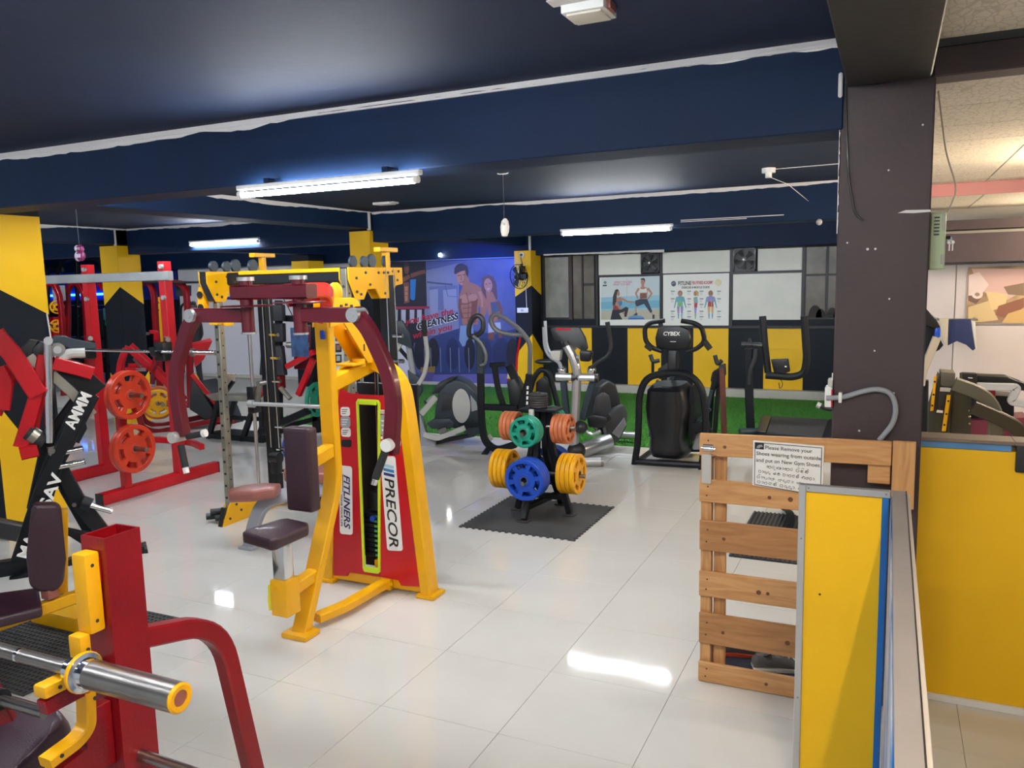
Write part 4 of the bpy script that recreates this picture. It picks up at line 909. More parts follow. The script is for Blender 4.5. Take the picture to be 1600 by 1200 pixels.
# ================================================================ RED BENCH STATION (near, lower left)
bs = T('bench_press_station', 'dark red bench press station with yellow bar hooks, nearest machine at the lower left', 'exercise machine', (-1.44, 1.1, 0))
for px_ in (-1.44, -2.62):
    b = B(); x0, x1, y0, y1 = px_-.035, px_+.035, 1.06, 1.145
    w_ = .005
    for q in ((x0, x0+w_, y0+w_, y1-w_), (x1-w_, x1, y0+w_, y1-w_), (x0, x1, y0, y0+w_), (x0, x1, y1-w_, y1)): b.box(q[0], q[1], q[2], q[3], .02, 1.44)
    ob('post', b, DRED, bs)
    ob('post_inside', B().box(x0+.006, x1-.006, y0+.006, y1-.006, .02, 1.38), IRON, bs)
    for zt, nm in ((1.155, 'hook'), (1.0, 'hook')):
        if zt > 1.1: pts = [(1.06, zt+.0), (.925, zt-.0), (.92, zt+.03), (1.0, zt+.035), (1.01, zt+.05), (1.06, zt+.05)]
        else: pts = [(1.06, zt-.02), (.92, zt+.005), (.915, zt+.035), (1.0, zt+.045), (1.005, zt+.12), (1.06, zt+.12)]
        ob(nm, B().prism([(px_-.012, y, z) for y, z in [(y, z-.025) for y, z in pts]], (.024, 0, 0), .002), DRED, bs)
    ob('hook_liner', B().box(px_-.018, px_+.018, .92, .992, 1.165, 1.19, .006, 2), YEL, bs, 'worn yellow hook liner')
    ob('hook_liner', B().box(px_-.018, px_+.018, 1.0, 1.024, 1.2, 1.255, .005, 2), YEL, bs)
    ob('guard_liner', B().box(px_-.02, px_+.02, 1.024, 1.058, 1.25, 1.415, .006, 2), YEL, bs, 'yellow guard strip on the post')
    b = B().path([(px_, .918, 1.035), (px_, .985, 1.045), (px_, 1.01, 1.062), (px_, 1.015, 1.135)], .036, .022, (0, -1, 0) if False else (0, 0, 1), .03)
    ob('hook_liner', b, YEL, bs)
    for y, z in ((1.04, 1.39), (1.04, 1.275), (1.015, 1.225), (.95, 1.178), (1.02, 1.12), (.94, 1.042)):
        ob('screw', B().cyl((px_+.017, y, z), (px_+.0205, y, z), .004, 8), IRON, bs)
    ob('weld_boss', B().box(px_-.02, px_+.02, 1.055, 1.062, 1.35, 1.4, .002, 1), DRED, bs)
    s_ = 1
    leg = [(px_+.0, 1.14, 1.19), (px_+.0, 1.28, 1.185), (px_+.0, 1.40, 1.14), (px_+.0, 1.44, .98), (px_+.0, 1.56, .0)]
    ob('rear_leg', B().path([(px_, 1.14, 1.192), (px_, 1.37, 1.135), (px_, 1.575, .03)], .04, .045, (0, 0, 1), .12, n=8), DRED, bs)
    ob('storage_peg', B().cyl((px_+.035, 1.1, .955), (px_+.26, 1.1, .95), .0125, 12), STEEL, bs) if px_ > -2 else None
    ob('foot', B().bar((px_, .7, .02), (px_, 1.65, .02), .07, .04), DRED, bs)
ob('tie_bar', B().bar((-2.62, 1.2, .6), (-1.44, 1.2, .6), .05, .05), DRED, bs)
ob('side_peg', B().cyl((-1.84, 1.08, .999), (-1.68, 1.082, .999), .0125, 14), STEEL, bs); ob('peg_boss', B().cyl((-1.86, 1.08, .999), (-1.83, 1.08, .999), .025, 14), BLKP, bs)
ob('peg_strut', B().bar((-1.905, 1.07, 1.12), (-1.85, 1.1, .93), .02, .04), DRED, bs)
ob('bench_pad', B().prism([(-1.86, 1.2, .84), (-1.86, 1.24, .86), (-1.9, 1.26, .875), (-2.16, 1.26, .875), (-2.2, 1.2, .84), (-2.2, .4, .5), (-2.12, .34, .47), (-1.92, .34, .47), (-1.86, .4, .5)], (0, .03, -.06), .02, 3), PURP, bs)
ob('bench_rail', B().bar((-2.03, 1.2, .76), (-2.03, .4, .4), .06, .06).bar((-2.03, .45, .42), (-2.03, .45, .02), .06, .06).bar((-2.03, 1.2, .74), (-2.03, 1.2, .02), .06, .06), DRED, bs)
ol = T('barbell', 'worn olympic barbell with thick steel sleeve on the nearest red station', 'barbell', (-1.44, 1.033, 1.17))
by, bz = 1.0, 1.215
by, bz = .972, 1.2055
ob('shaft', B().cyl((-2.7, by, bz), (-1.4, by, bz), .0145, 16), STEEL, ol)
ob('knurl_ring', B().cyl((-1.57, by, bz), (-1.562, by, bz), .0155, 16), CHROME, ol)
for s, a in ((1, -1.385), (-1, -2.715)):
    ob('collar', B().lathe((a, by, bz), (s, 0, 0), [(.019, -.03), (.025, -.028), (.025, 0), (.038, .0), (.038, .012), (.03, .014), (.028, .03)], 28), CHROME, ol)
    ob('collar_ring', B().lathe((a, by, bz), (s, 0, 0), [(.0385, .001), (.04, .004), (.04, .009), (.0385, .011)], 28), YEL, ol)
    ob('sleeve', B().cyl((a+s*.025, by, bz), (a+s*.255, by, bz), .0275, 28), STEEL, ol)
    ob('end_ring', B().lathe((a+s*.255, by, bz), (s, 0, 0), [(.015, -.001), (.027, -.001), (.0278, .003), (.024, .006), (.015, .005)], 28, True), YEL, ol, 'yellow painted end ring')
    ob('end_cap', B().cyl((a+s*.254, by, bz), (a+s*.2575, by, bz), .016, 20), BROWN, ol)
# ================================================================ CARDIO MACHINES
class PlaneKit:
    """profile work on an upright plane through P that runs along az degrees"""
    def __init__(s, root, P, az): s.r = root; s.P = V(P); s.a = math.radians(az); s.n = V((-math.sin(s.a), math.cos(s.a), 0))
    def p(s, x, y, off=0.): return PPL(x, y, s.P, s.a)+s.n*off
    def slab(s, name, pts, d, m, off=0., bev=.01, seg=2, label=None): return ob(name, B().prism([s.p(x, y, off) for x, y in pts], s.n*d, bev, seg), m, s.r, label)
    def tube(s, name, pts, r, m, off=0., rad=.0, label=None): return ob(name, B().tube([s.p(q[0], q[1], off+(q[2] if len(q) > 2 else 0)) for q in pts], r, rad), m, s.r, label)
    def bar(s, name, pts, w, m, d=.05, off=0., rad=0.):
        q = [s.p(x, y, off) for x, y in pts]; return ob(name, B().path(q, d, w, s.n.cross(q[1]-q[0]), rad), m, s.r)
    def disc(s, name, x, y, r, d, m, off=0., ell=1., label=None):
        c = s.p(x, y, off); u = V((math.cos(s.a), math.sin(s.a), 0))
        q = [c+u*(r*math.cos(t)*ell)+V((0, 0, r*math.sin(t))) for t in (2*math.pi*k/24 for k in range(24))]
        return ob(name, B().prism(q, s.n*d, .004), m, s.r, label)
# grey rear-drum elliptical
t = T('elliptical_trainer', 'slate grey elliptical with a large round rear drum, left of the plate tree', 'exercise machine', (-4.75, 8.2, 0))
k = PlaneKit(t, (-4.75, 8.2, 0), 22)
k.slab('drum_cover', [(678, 668), (680, 640), (685, 615), (697, 599), (712, 592), (728, 598), (742, 612), (751, 632), (754, 655), (750, 672), (728, 668), (705, 668)], .42, SLATE, .0, .03, 3)
k.slab('drum_top', [(672, 618), (680, 603), (697, 594), (712, 590), (700, 600), (690, 614)], .3, DGREY, .05, .015)
k.disc('drum_disc', 721, 634, .205, .02, LGREY, -.02, .52, 'pale oval drum cover')
k.slab('side_panel', [(735, 617), (744, 628), (747, 640), (737, 643)], .02, GREY, -.012, .003); k.slab('side_panel', [(692, 615), (706, 618), (705, 640), (690, 643)], .02, DGREY, -.012, .003)
k.bar('ramp_arm', [(657, 648), (681, 621)], .07, LGREY, .04, .05); k.bar('ramp_arm', [(663, 632), (673, 622)], .04, LGREY, .03, .2)
k.slab('pedal', [(668, 660), (680, 653), (704, 652), (712, 660), (705, 668), (676, 668)], .14, SLATE, -.1, .012); k.slab('pedal', [(655, 633), (672, 627), (678, 632), (660, 641)], .14, DGREY, .3, .01)
k.bar('link_arm', [(664, 676), (684, 683), (728, 666)], .06, LGREY, .04, -.1, .05); k.bar('link_joint', [(688, 672), (700, 667)], .06, STEEL, .05, -.12)
k.slab('drum_foot', [(712, 660), (725, 651), (754, 652), (756, 676), (735, 684), (724, 672)], .3, SLATE, .0, .02)
k.slab('front_base', [(650, 645), (658, 650), (668, 686), (680, 690), (680, 703), (640, 703), (636, 690)], .1, GREY, .0, .01)
k.bar('base_beam', [(660, 698), (740, 682)], .05, DGREY, .08, .15)
k.disc('levelling_foot', 676, 705, .03, .06, BLKP, .02)
k.tube('mast', [(652, 660), (648, 610), (640, 560), (634, 520)], .035, GREY, .05, .1); k.slab('mast_cover', [(636, 578), (655, 590), (660, 612), (652, 625), (640, 612)], .12, SLATE, 0, .02)
k.slab('console', [(606, 503), (630, 500), (641, 520), (646, 545), (637, 541), (610, 530)], .06, SLATE, -.06, .012); k.slab('console_back', [(606, 524), (622, 520), (630, 535), (620, 552), (606, 548)], .08, LGREY, .0, .01)
k.tube('handle', [(664, 508), (666, 530), (670, 556), (664, 585), (655, 600)], .026, LGREY, -.05, .1); k.tube('handle_grip', [(663, 500), (665, 525)], .03, RUB, -.05)
k.tube('handle', [(600, 520), (612, 545), (636, 572)], .024, RUB, .35, .1)
# black frame stepper with looped handles
t = T('stepper', 'black stepper with looped grey handrails standing behind the plate tree', 'exercise machine', (-4.0, 8.0, 0))
k = PlaneKit(t, (-4.0, 7.95, 0), 12)
k.bar('frame_post', [(751, 580), (752, 655), (757, 690), (775, 704), (806, 694)], .075, BLK, .06, 0, .22)
k.bar('frame_foot', [(766, 697), (756, 711)], .06, BLK, .06); k.disc('levelling_foot', 756.5, 711, .03, .06, BLKP, -.03)
k.bar('frame_post', [(800, 690), (812, 640), (826, 585)], .06, BLK, .06, .05)
k.bar('post_sleeve', [(751, 534), (751, 583)], .085, SLATE, .07, 0)
k.tube('handrail', [(749, 545), (745, 527), (733, 527), (732, 512), (738, 497), (748, 492), (755, 500), (755, 516), (746, 524), (734, 526)], .028, DGREY, 0, .06)
k.tube('handrail', [(741, 524), (756, 538), (762, 556), (760, 568), (752, 570)], .018, mat('dull_grey_tube', (.13, .135, .145), .4), -.05, .08)
k.tube('handrail', [(826, 590), (827, 536), (811, 515), (785, 496), (771, 490), (764, 500), (771, 516), (792, 523), (817, 524)], .026, mat('dull_grey_tube', (.13, .135, .145), .4), .05, .08)
k.bar('side_column', [(826, 585), (822, 645)], .07, BLK, .05, .02)
k.bar('cross_bar', [(752, 636), (808, 638)], .07, BLK, .06, .02); k.bar('cross_bar', [(762, 572), (786, 570)], .05, BLK, .05, .1)
k.bar('pedal_arm', [(769, 572), (774, 608), (788, 650), (800, 690)], .06, BLK, .05, .1, .15); k.bar('pedal_arm', [(786, 575), (797, 600), (808, 650)], .09, BLK, .06, .3, .1)
k.slab('motor_cover', [(785, 600), (797, 595), (806, 612), (806, 640), (790, 640)], .3, DGREY, .2, .02)
for i in range(5): k.slab('white_mark', [(823.5-i*.3, 603+i*8), (826.5-i*.3, 603+i*8), (826.2-i*.3, 608+i*8), (823.2-i*.3, 608+i*8)], .002, WPRINT, -.014, 0)
k.bar('bracket', [(756, 690), (763, 686)], .07, LGREY, .03, .15)
t = T('upright_bike', 'black exercise bike with an oval seat between the stepper and the silver elliptical', 'exercise machine', (-3.7, 9.3, 0))
k = PlaneKit(t, (-3.7, 9.3, 0), 10)
c = k.p(852, 565); ob('seat', B().ell(c, .14, .1, .035), BLKP, t)
k.tube('seat_arch', [(826, 620), (834, 590), (845, 576), (858, 582), (866, 612), (874, 645)], .035, BLK, 0, .12); k.slab('flywheel_cover', [(836, 598), (848, 588), (858, 600), (860, 640), (835, 645)], .14, BLKP, .02, .03)
k.tube('handle', [(849, 502), (851, 540), (858, 556), (868, 560)], .02, GREY, .1, .1); k.bar('base', [(828, 650), (876, 650)], .06, BLK, .06)
[ob('leg', B().bar(k.p(x, 645), V((k.p(x, 650).x, k.p(x, 650).y, .012)), .05, .05), BLK, t) for x in (834, 872)]
t = T('resistance_band', 'red resistance band and bag hanging against the pillar by the mural', 'strap', (-4.9, 10.6, .5))
k = PlaneKit(t, (-4.9, 10.6, 0), 5)
k.slab('bag', [(791, 592), (800, 588), (807, 590), (806, 604), (801, 611)], .1, RED, 0, .02); k.tube('cord', [(811, 528), (806, 560), (805, 592)], .016, RED, .05); k.tube('handle', [(791, 592), (794, 580), (800, 576), (806, 580), (807, 590)], .012, mat('straw_webbing', (.6, .5, .25), .6), .05, .05)
k.slab('tag', [(794, 586), (804, 586), (804, 592), (794, 592)], .02, mat('straw_webbing', (.6, .5, .25), .6), -.02, .003); k.tube('strap', [(800, 612), (803, 632), (803, 642)], .012, mat('straw_webbing', (.6, .5, .25), .6), .05)
# silver elliptical
t = T('elliptical_trainer', 'silver elliptical with cup holders and dark rear cover, right of the plate tree', 'exercise machine', (-2.85, 8.2, 0))
k = PlaneKit(t, (-2.9, 8.0, 0), 8)
k.slab('console', [(859, 514), (866, 511), (905, 512), (914, 528), (918, 545), (910, 552), (904, 542), (884, 536), (866, 532)], .07, DGREY, 0, .015); k.slab('console_label', [(868, 512.5), (893, 513), (892, 516), (870, 516)], .004, RED, -.004, 0)
k.slab('console_bracket', [(872, 532), (898, 531), (897, 548), (880, 546)], .05, SILV, .07, .01)
k.slab('cup_holder', [(859, 548), (877, 547), (875, 564), (862, 563)], .12, LGREY, -.02, .02); k.slab('cup_holder', [(906, 547), (926, 549), (922, 565), (907, 564)], .12, BLKP, -.04, .02)
k.bar('cup_arm', [(900, 558), (908, 558)], .03, SILV, .03, .02)
k.tube('mast', [(883, 538), (894, 556), (901, 580), (899, 620), (896, 705)], .05, SILV, .03, .12); k.tube('mast_end', [(882, 534), (885, 541)], .055, DGREY, .03)
k.tube('cross_bar', [(868, 589), (932, 591)], .042, SILV, .03); k.tube('bar_end', [(929, 591), (934, 591)], .045, BLKP, .03); k.tube('bar_clamp', [(893, 590), (903, 590)], .055, DGREY, .03)
for px in (877, 923.5): ob('joint_ball', B().ell(k.p(px, 579, .03), .05, .05, .05), CHROME, t)
k.tube('moving_handle', [(923, 576), (930, 568), (950, 556), (955, 543), (953, 522), (949, 503)], .02, DGREY, .0, .08); k.tube('moving_handle', [(877, 576), (874, 566), (857, 556), (851, 540), (850, 511)], .02, GREY, .0, .08)
k.tube('handle_grip', [(954, 534), (949, 503)], .026, RUB)
k.bar('lower_arm', [(924, 597), (915, 625), (907, 658)], .07, SLATE, .05, .1); k.bar('lower_arm', [(877, 597), (882, 652)], .07, SLATE, .05, .1)
ob('pedal_joint', B().ell(k.p(908, 667, -.02), .075, .07, .07), DGREY, t)
k2 = PlaneKit(t, (-2.6, 8.6, 0), 40)
k2.slab('rear_cover', [(930, 658), (934, 628), (944, 606), (958, 596), (969, 602), (976, 625), (979, 650), (972, 680), (948, 685)], .2, DGREY, .12, .03, 3)
k2.slab('rear_cover_front', [(931, 652), (937, 622), (948, 614), (957, 620), (960, 640), (950, 660)], .1, mat('gunmetal_plastic', (.06, .061, .065), .3), .06, .03)
k2.slab('side_cover', [(943, 660), (962, 638), (975, 632), (981, 645), (978, 668), (966, 690), (950, 693)], .12, mat('gunmetal_plastic', (.06, .061, .065), .3), -.02, .025)
k2.slab('silver_cover', [(955, 676), (974, 652), (977, 662), (966, 684)], .02, SILV, -.035, .004)
k.slab('pedal', [(914, 654), (922, 651), (944, 654), (948, 662), (940, 672), (916, 670)], .2, BLKP, .1, .012); k.tube('pedal_rail', [(908, 672), (922, 683), (936, 676)], .02, SILV, .1, .05)
ob('spine', B().tube([k.p(893, 712, .1), PZ(952, 688, .14)], .085, n=16), SILV, t); ob('spine_end', B().ell(k.p(899, 706, .05), .1, .11, .1), DGREY, t)
ob('front_stabiliser', B().cyl(PZ(885, 722, .05), PZ(942, 721, .05), .048, 16), SILV, t); ob('stabiliser_cap', B().cyl(PZ(939, 721, .05), PZ(943.5, 721, .05), .052, 16), STEEL, t)
ob('rear_stabiliser', B().cyl(PZ(962, 679, .1), PZ(998, 681, .1), .045, 14), SILV, t); ob('levelling_foot', B().cyl(PZ(936, 727, 0), PZ(936, 727, 0)+V((0, 0, .03)), .02, 10), RUB, t)
# black arc trainer
t = T('arc_trainer', 'black arc trainer with rounded shroud and looped handles, right of the silver elliptical', 'exercise machine', (-1.95, 8.1, 0))
k = PlaneKit(t, (-1.95, 8.0, 0), 0)
k.tube('hoop_frame', [(991, 728), (997, 690), (999, 615), (1010, 590), (1040, 582), (1075, 583), (1096, 603), (1103, 645), (1101, 690), (1096, 733)], .036, BLK, 0, .16)
k.tube('base_bar', [(993, 721), (1096, 727)], .035, BLK, .0); k.disc('levelling_foot', 992, 728, .03, .06, RUB, -.03); k.disc('levelling_foot', 1096, 733, .03, .06, RUB, -.03)
secs = [(604, 1013, 1060), (612, 1006, 1067), (640, 1003, 1072), (665, 1006, 1069), (685, 1011, 1065), (705, 1009, 1069), (717, 1013, 1066)]
rings = []
for y, a, c in secs:
    A_, C_ = k.p(a, y), k.p(c, y); w_ = C_.x-A_.x; z = (A_.z+C_.z)/2; cx = (A_.x+C_.x)/2; inset = .05 if y in (604, 717) else 0
    rings.append([(cx+w_/2*math.copysign(abs(math.cos(q))**.45, math.cos(q)), 8.28+inset*0+(.3-inset)*math.copysign(abs(math.sin(q))**.6, math.sin(q)), max(z, .02)) for q in (2*math.pi*i/28 for i in range(28))])
ob('shroud', B().loft(rings), BLKP, t)
k.disc('side_wheel', 1074, 652, .3, .3, BLK, .2, .12)
k.bar('neck', [(1051, 545), (1051, 585)], .12, BLKP, .07, .05); k.slab('neck_plate', [(1045, 548), (1056, 548), (1056, 578), (1045, 578)], .01, DGREY, .0, .003)
co = k.slab('console', [(1028, 513), (1040, 509), (1064, 509), (1076, 514), (1080, 530), (1078, 544), (1050, 547), (1026, 544), (1024, 528)], .08, BLKP, -.02, .018, 3)
txt('CYBEX', co, k.p(1050, 524, -.026), (1, 0, 0), (0, 0, 1), .055, WPRINT, shear=.1, vfit=.17, bold=.02); k.slab('console_mark', [(1048, 533), (1057, 533), (1057, 534), (1048, 534)], .002, WPRINT, -.024, 0)
for pts in ([(1040, 500.5), (1017, 504), (1009, 512), (1010, 532), (1020, 543), (1036, 548)], [(1066, 501), (1086, 504), (1098, 511), (1103, 533), (1090, 545), (1074, 549)]): k.tube('handle', pts, .024, BLK, -.04, .07)
k.tube('handle_grip', [(1102, 533), (1111, 545)], .03, RUB, -.04); k.tube('handle_grip', [(1012, 538), (1021, 545)], .03, RUB, -.06)
k.tube('rear_arm', [(1017, 625), (1024, 602), (1032, 585)], .025, SLATE, .7); k.bar('foot_arm', [(1078, 672), (1104, 670)], .1, BLK, .06, .15); k.bar('foot_arm', [(1084, 684), (1104, 684)], .08, DGREY, .06, .3); k.bar('foot_strut', [(1080, 668), (1102, 645)], .03, SLATE, .03, .25)
k.slab('wheel_fender', [(1072, 712), (1075, 690), (1082, 685), (1083, 712)], .1, GREY, .3, .01); k.slab('rear_foot', [(1050, 716), (1084, 716), (1086, 722), (1050, 722)], .2, BLKP, .5, .01)
ob('side_foot', B().bar(k.p(1096, 729), k.p(1096, 729)+V((.0, .9, 0)), .05, .05).bar(k.p(993, 724), k.p(993, 724)+V((.0, .9, 0)), .05, .05), BLK, t)
t = T('stair_climber', 'old black and rust climber with thin upright arms, behind the black arc trainer', 'exercise machine', (-1.9, 9.5, 0))
k = PlaneKit(t, (-1.9, 9.45, 0), 0)
RUST = mat('rusty_paint', (.12, .03, .02), .6, var=.4)
k.bar('upright', [(1128, 575), (1132, 690)], .06, RUST, .05); k.slab('upright_head', [(1123, 570), (1133, 568), (1134, 585), (1131, 590), (1124, 588)], .06, DGREY, -.01, .01)
k.tube('handle', [(1117, 555), (1121, 570), (1128, 563)], .025, RUB, 0, .04); k.bar('arm', [(1119, 580), (1110, 620), (1106, 680)], .06, BLK, .05, .05); k.bar('arm', [(1122, 590), (1117, 640), (1113, 690)], .05, DGREY, .05, .1); k.bar('arm', [(1112, 610), (1104, 650)], .04, SLATE, .04, 0)
k.slab('arm_head', [(1112, 582), (1122, 575), (1125, 598), (1116, 610), (1109, 595)], .08, BLK, .03, .012)
k.tube('handle', [(1016, 554), (1020, 566), (1030, 563)], .025, RUB, 0, .04); k.bar('arm', [(1020, 566), (1020, 590)], .03, BLK, .03); k.slab('side_cover', [(1024, 578), (1044, 565), (1044, 588), (1026, 595)], .1, DGREY, .1, .015); k.bar('strut', [(1030, 595), (1018, 620)], .06, SLATE, .05); k.bar('strut', [(1046, 590), (1046, 606)], .05, STEEL, .05)
k.bar('base', [(1016, 692), (1134, 692)], .06, BLK, .08); k.bar('arm', [(1018, 615), (1018, 692)], .05, BLK, .05)
# treadmill behind the gate
t = T('treadmill', 'black treadmill with a wide belt and U-shaped handrail behind the gate', 'exercise machine', (-.9, 9.9, 0))
zd = .2; dk = [PZ(1190, 649, zd), PZ(1312, 656, zd), PZ(1302, 684, zd), PZ(1182, 674, zd)]
ob('deck', B().prism([V((p.x, p.y, zd-.015)) for p in dk], (0, 0, -.12), .01), BLK, t)
mid = lambda a, c, u: a+(c-a)*u
ob('belt', B().prism([mid(dk[0], dk[1], .14)+V((0, 0, .0)), mid(dk[0], dk[1], .86), mid(dk[3], dk[2], .86), mid(dk[3], dk[2], .14)], (0, 0, -.02), .004), mat('treadmill_belt', (.03, .033, .037), .6, bump=.2, bscale=180), t)
for a, c in ((0, .13), (.87, 1)): ob('side_rail', B().prism([mid(dk[0], dk[1], a), mid(dk[0], dk[1], c), mid(dk[3], dk[2], c), mid(dk[3], dk[2], a)], (0, 0, -.016), .004), BLKP, t)
ob('roller', B().cyl(PZ(1156, 676, .14), PZ(1188, 675, .14), .05, 16), SLATE, t)
k = PlaneKit(t, (-1.4, 9.55, 0), 0)
k.bar('post', [(1170, 545), (1170, 600), (1173, 676)], .09, BLK, .07); k.bar('post_foot', [(1173, 672), (1174, 690)], .1, BLK, .1)
k.tube('bent_rod', [(1182, 545), (1181, 560), (1172, 580), (1171, 600)], .026, DGREY, -.05, .08); k.tube('lever', [(1159, 537), (1192, 538)], .022, CHROME, -.03); k.tube('lever_knob', [(1171, 529), (1173, 537)], .02, DGREY, -.03); k.bar('lever_plate', [(1166, 540), (1192, 540)], .03, DGREY, .05)
k.tube('handrail', [(1191.5, 494), (1195, 540), (1200, 582)], .04, BLK, 0, .0); k.tube('handrail', [(1197, 586), (1240, 589), (1257, 583), (1261, 560), (1259, 530), (1257, 494)], .042, BLK, -.02, .16)
k.slab('console', [(1205, 561), (1232, 560), (1235, 580), (1226, 583), (1210, 582)], .06, BLKP, -.05, .012); k.slab('console_light', [(1227, 571), (1230, 571), (1230, 573), (1227, 573)], .004, WPRINT, -.054, 0); k.bar('console_stem', [(1221, 582), (1221, 588)], .05, BLK, .04)
k.tube('cord', [(1215, 590), (1222, 595), (1223, 603), (1218, 608), (1217, 598)], .004, BLKP, 0, .03); k.tube('side_arm', [(1280, 636), (1292, 641), (1306, 642)], .024, RUB, .1, .03); k.tube('arm_knob', [(1275, 634), (1281, 637)], .035, LGREY, .1)
# ================================================================ GATE, SIGN, SHOES, LOW SCREEN
PINE = wood('pine_board', (.62, .34, .14), (.5, .24, .085)); PINE2 = wood('brown_board', (.45, .22, .085), (.34, .155, .055)); PINEV = wood('pine_upright', (.6, .33, .13), (.46, .22, .08), 'Z')
ga = T('pallet_gate', 'pine pallet gate of six boards with a notice, in front of the brown column', 'gate', (-.35, 3.69, 0))
for i, (z0, z1, x0, x1, m) in enumerate(((1.108, 1.213, -.775, .03, PINE), (.889, .996, -.775, -.02, PINE), (.656, .80, -.773, -.02, PINE2), (.43, .553, -.774, -.02, PINE), (.196, .347, -.773, -.02, PINE2), (.003, .1, -.775, -.02, PINE))):
    ob('slat', B().prism([(x0, 3.68, z0), (x1, 3.68, z0+.012*(i == 0)), (x1, 3.68, z1+.012*(i == 0)), (x0, 3.68, z1)], (0, .02, 0), .003), m, ga)
    b = B()
    for (nx, nz) in ((-.74, .3), (-.735, .7), (-.31, .3), (-.305, .7)): b.cyl((nx, 3.68, z0+(z1-z0)*nz), (nx, 3.678, z0+(z1-z0)*nz), .004, 8)
    ob('nail', b, IRON, ga, kind='stuff')
    for kx, kr in ((-.5+.13*(i % 3), .011), (-.66+.2*(i % 2), .008)): ob('knot', B().cyl((kx, 3.6795, z0+(z1-z0)*.45), (kx, 3.6785, z0+(z1-z0)*.45), kr, 12), mat('knot_wood', (.14, .055, .02), .6), ga)
ob('upright', B().box(-.772, -.722, 3.702, 3.75, .003, 1.2, .003, 1), PINEV, ga); ob('upright', B().box(-.715, -.66, 3.73, 3.755, .003, 1.2, .003, 1), PINEV, ga); ob('upright', B().box(-.32, -.27, 3.702, 3.75, .003, 1.1, .003, 1), PINEV, ga)
ob('end_block', B().box(-.06, .028, 3.70, 3.735, 1.035, 1.125, .003, 1), PINE, ga); ob('end_plank', B().box(.034, .121, 3.675, 3.70, .94, 1.228, .003, 1), PINEV, ga)
ob('barrel_bolt', B().cyl((-.765, 3.672, 1.148), (-.7, 3.672, 1.145), .007, 10).box(-.76, -.71, 3.674, 3.68, 1.13, 1.163, .003, 1), CHROME, ga); ob('door_contact', B().box(-.762, -.718, 3.668, 3.68, .98, 1.118, .004), LGREY, ga)
ob('wire', B().tube([(-.725, 3.676, 1.12), (-.7, 3.676, 1.115), (-.672, 3.676, 1.098), (-.655, 3.676, 1.095)], .0018, .02, 6), BROWN, ga)
sg = ob('notice_sign', B().prism([(-.534, 3.672, .99), (-.237, 3.672, .966), (-.235, 3.672, 1.19), (-.534, 3.672, 1.196)], (0, .006, 0), .001), WPRINT); tag(sg, 'white notice asking for shoes to be changed, nailed to the pine gate', 'sign')
so, su, sv = V((-.534, 3.6712, 1.196)), V((.298, 0, -.006)), V((0, 0, -.206))
SP = lambda u, v: so+su*u+V((0, -.0004, 0))+sv*v*(1+.12*u)
b = B()
for a, c in (((.03, .04), (.97, .04)), ((.97, .04), (.97, .97)), ((.97, .97), (.03, .97)), ((.03, .97), (.03, .04))): b.bar(SP(*a), SP(*c), .0008, .0028, (0, 0, 1) if a[1] == c[1] else (1, 0, 0), 0)
ob('border', b, KPRINT, sg)
ob('logo', B().poly([SP(.035, .045), SP(.16, .045), SP(.16, .18), SP(.035, .18)]), KPRINT, sg); ob('logo_mark', B().poly([p+V((0, -.0005, 0)) for p in (SP(.05, .15), SP(.07, .1), SP(.1, .08), SP(.13, .075), (SP(.145, .12)), SP(.11, .13), SP(.09, .16))]), GREY, sg)
for s, u, v, wd in (('Please Remove your', .175, .165, .66), ('Shoes wearing from outside', .05, .31, .91), ('and put on New Gym Shoes.', .05, .455, .91)):
    txt(s, sg, SP(u, v), su, V((0, 0, 1)), .0235, KPRINT, 'LEFT', vfit=.298*wd, name='lettering')
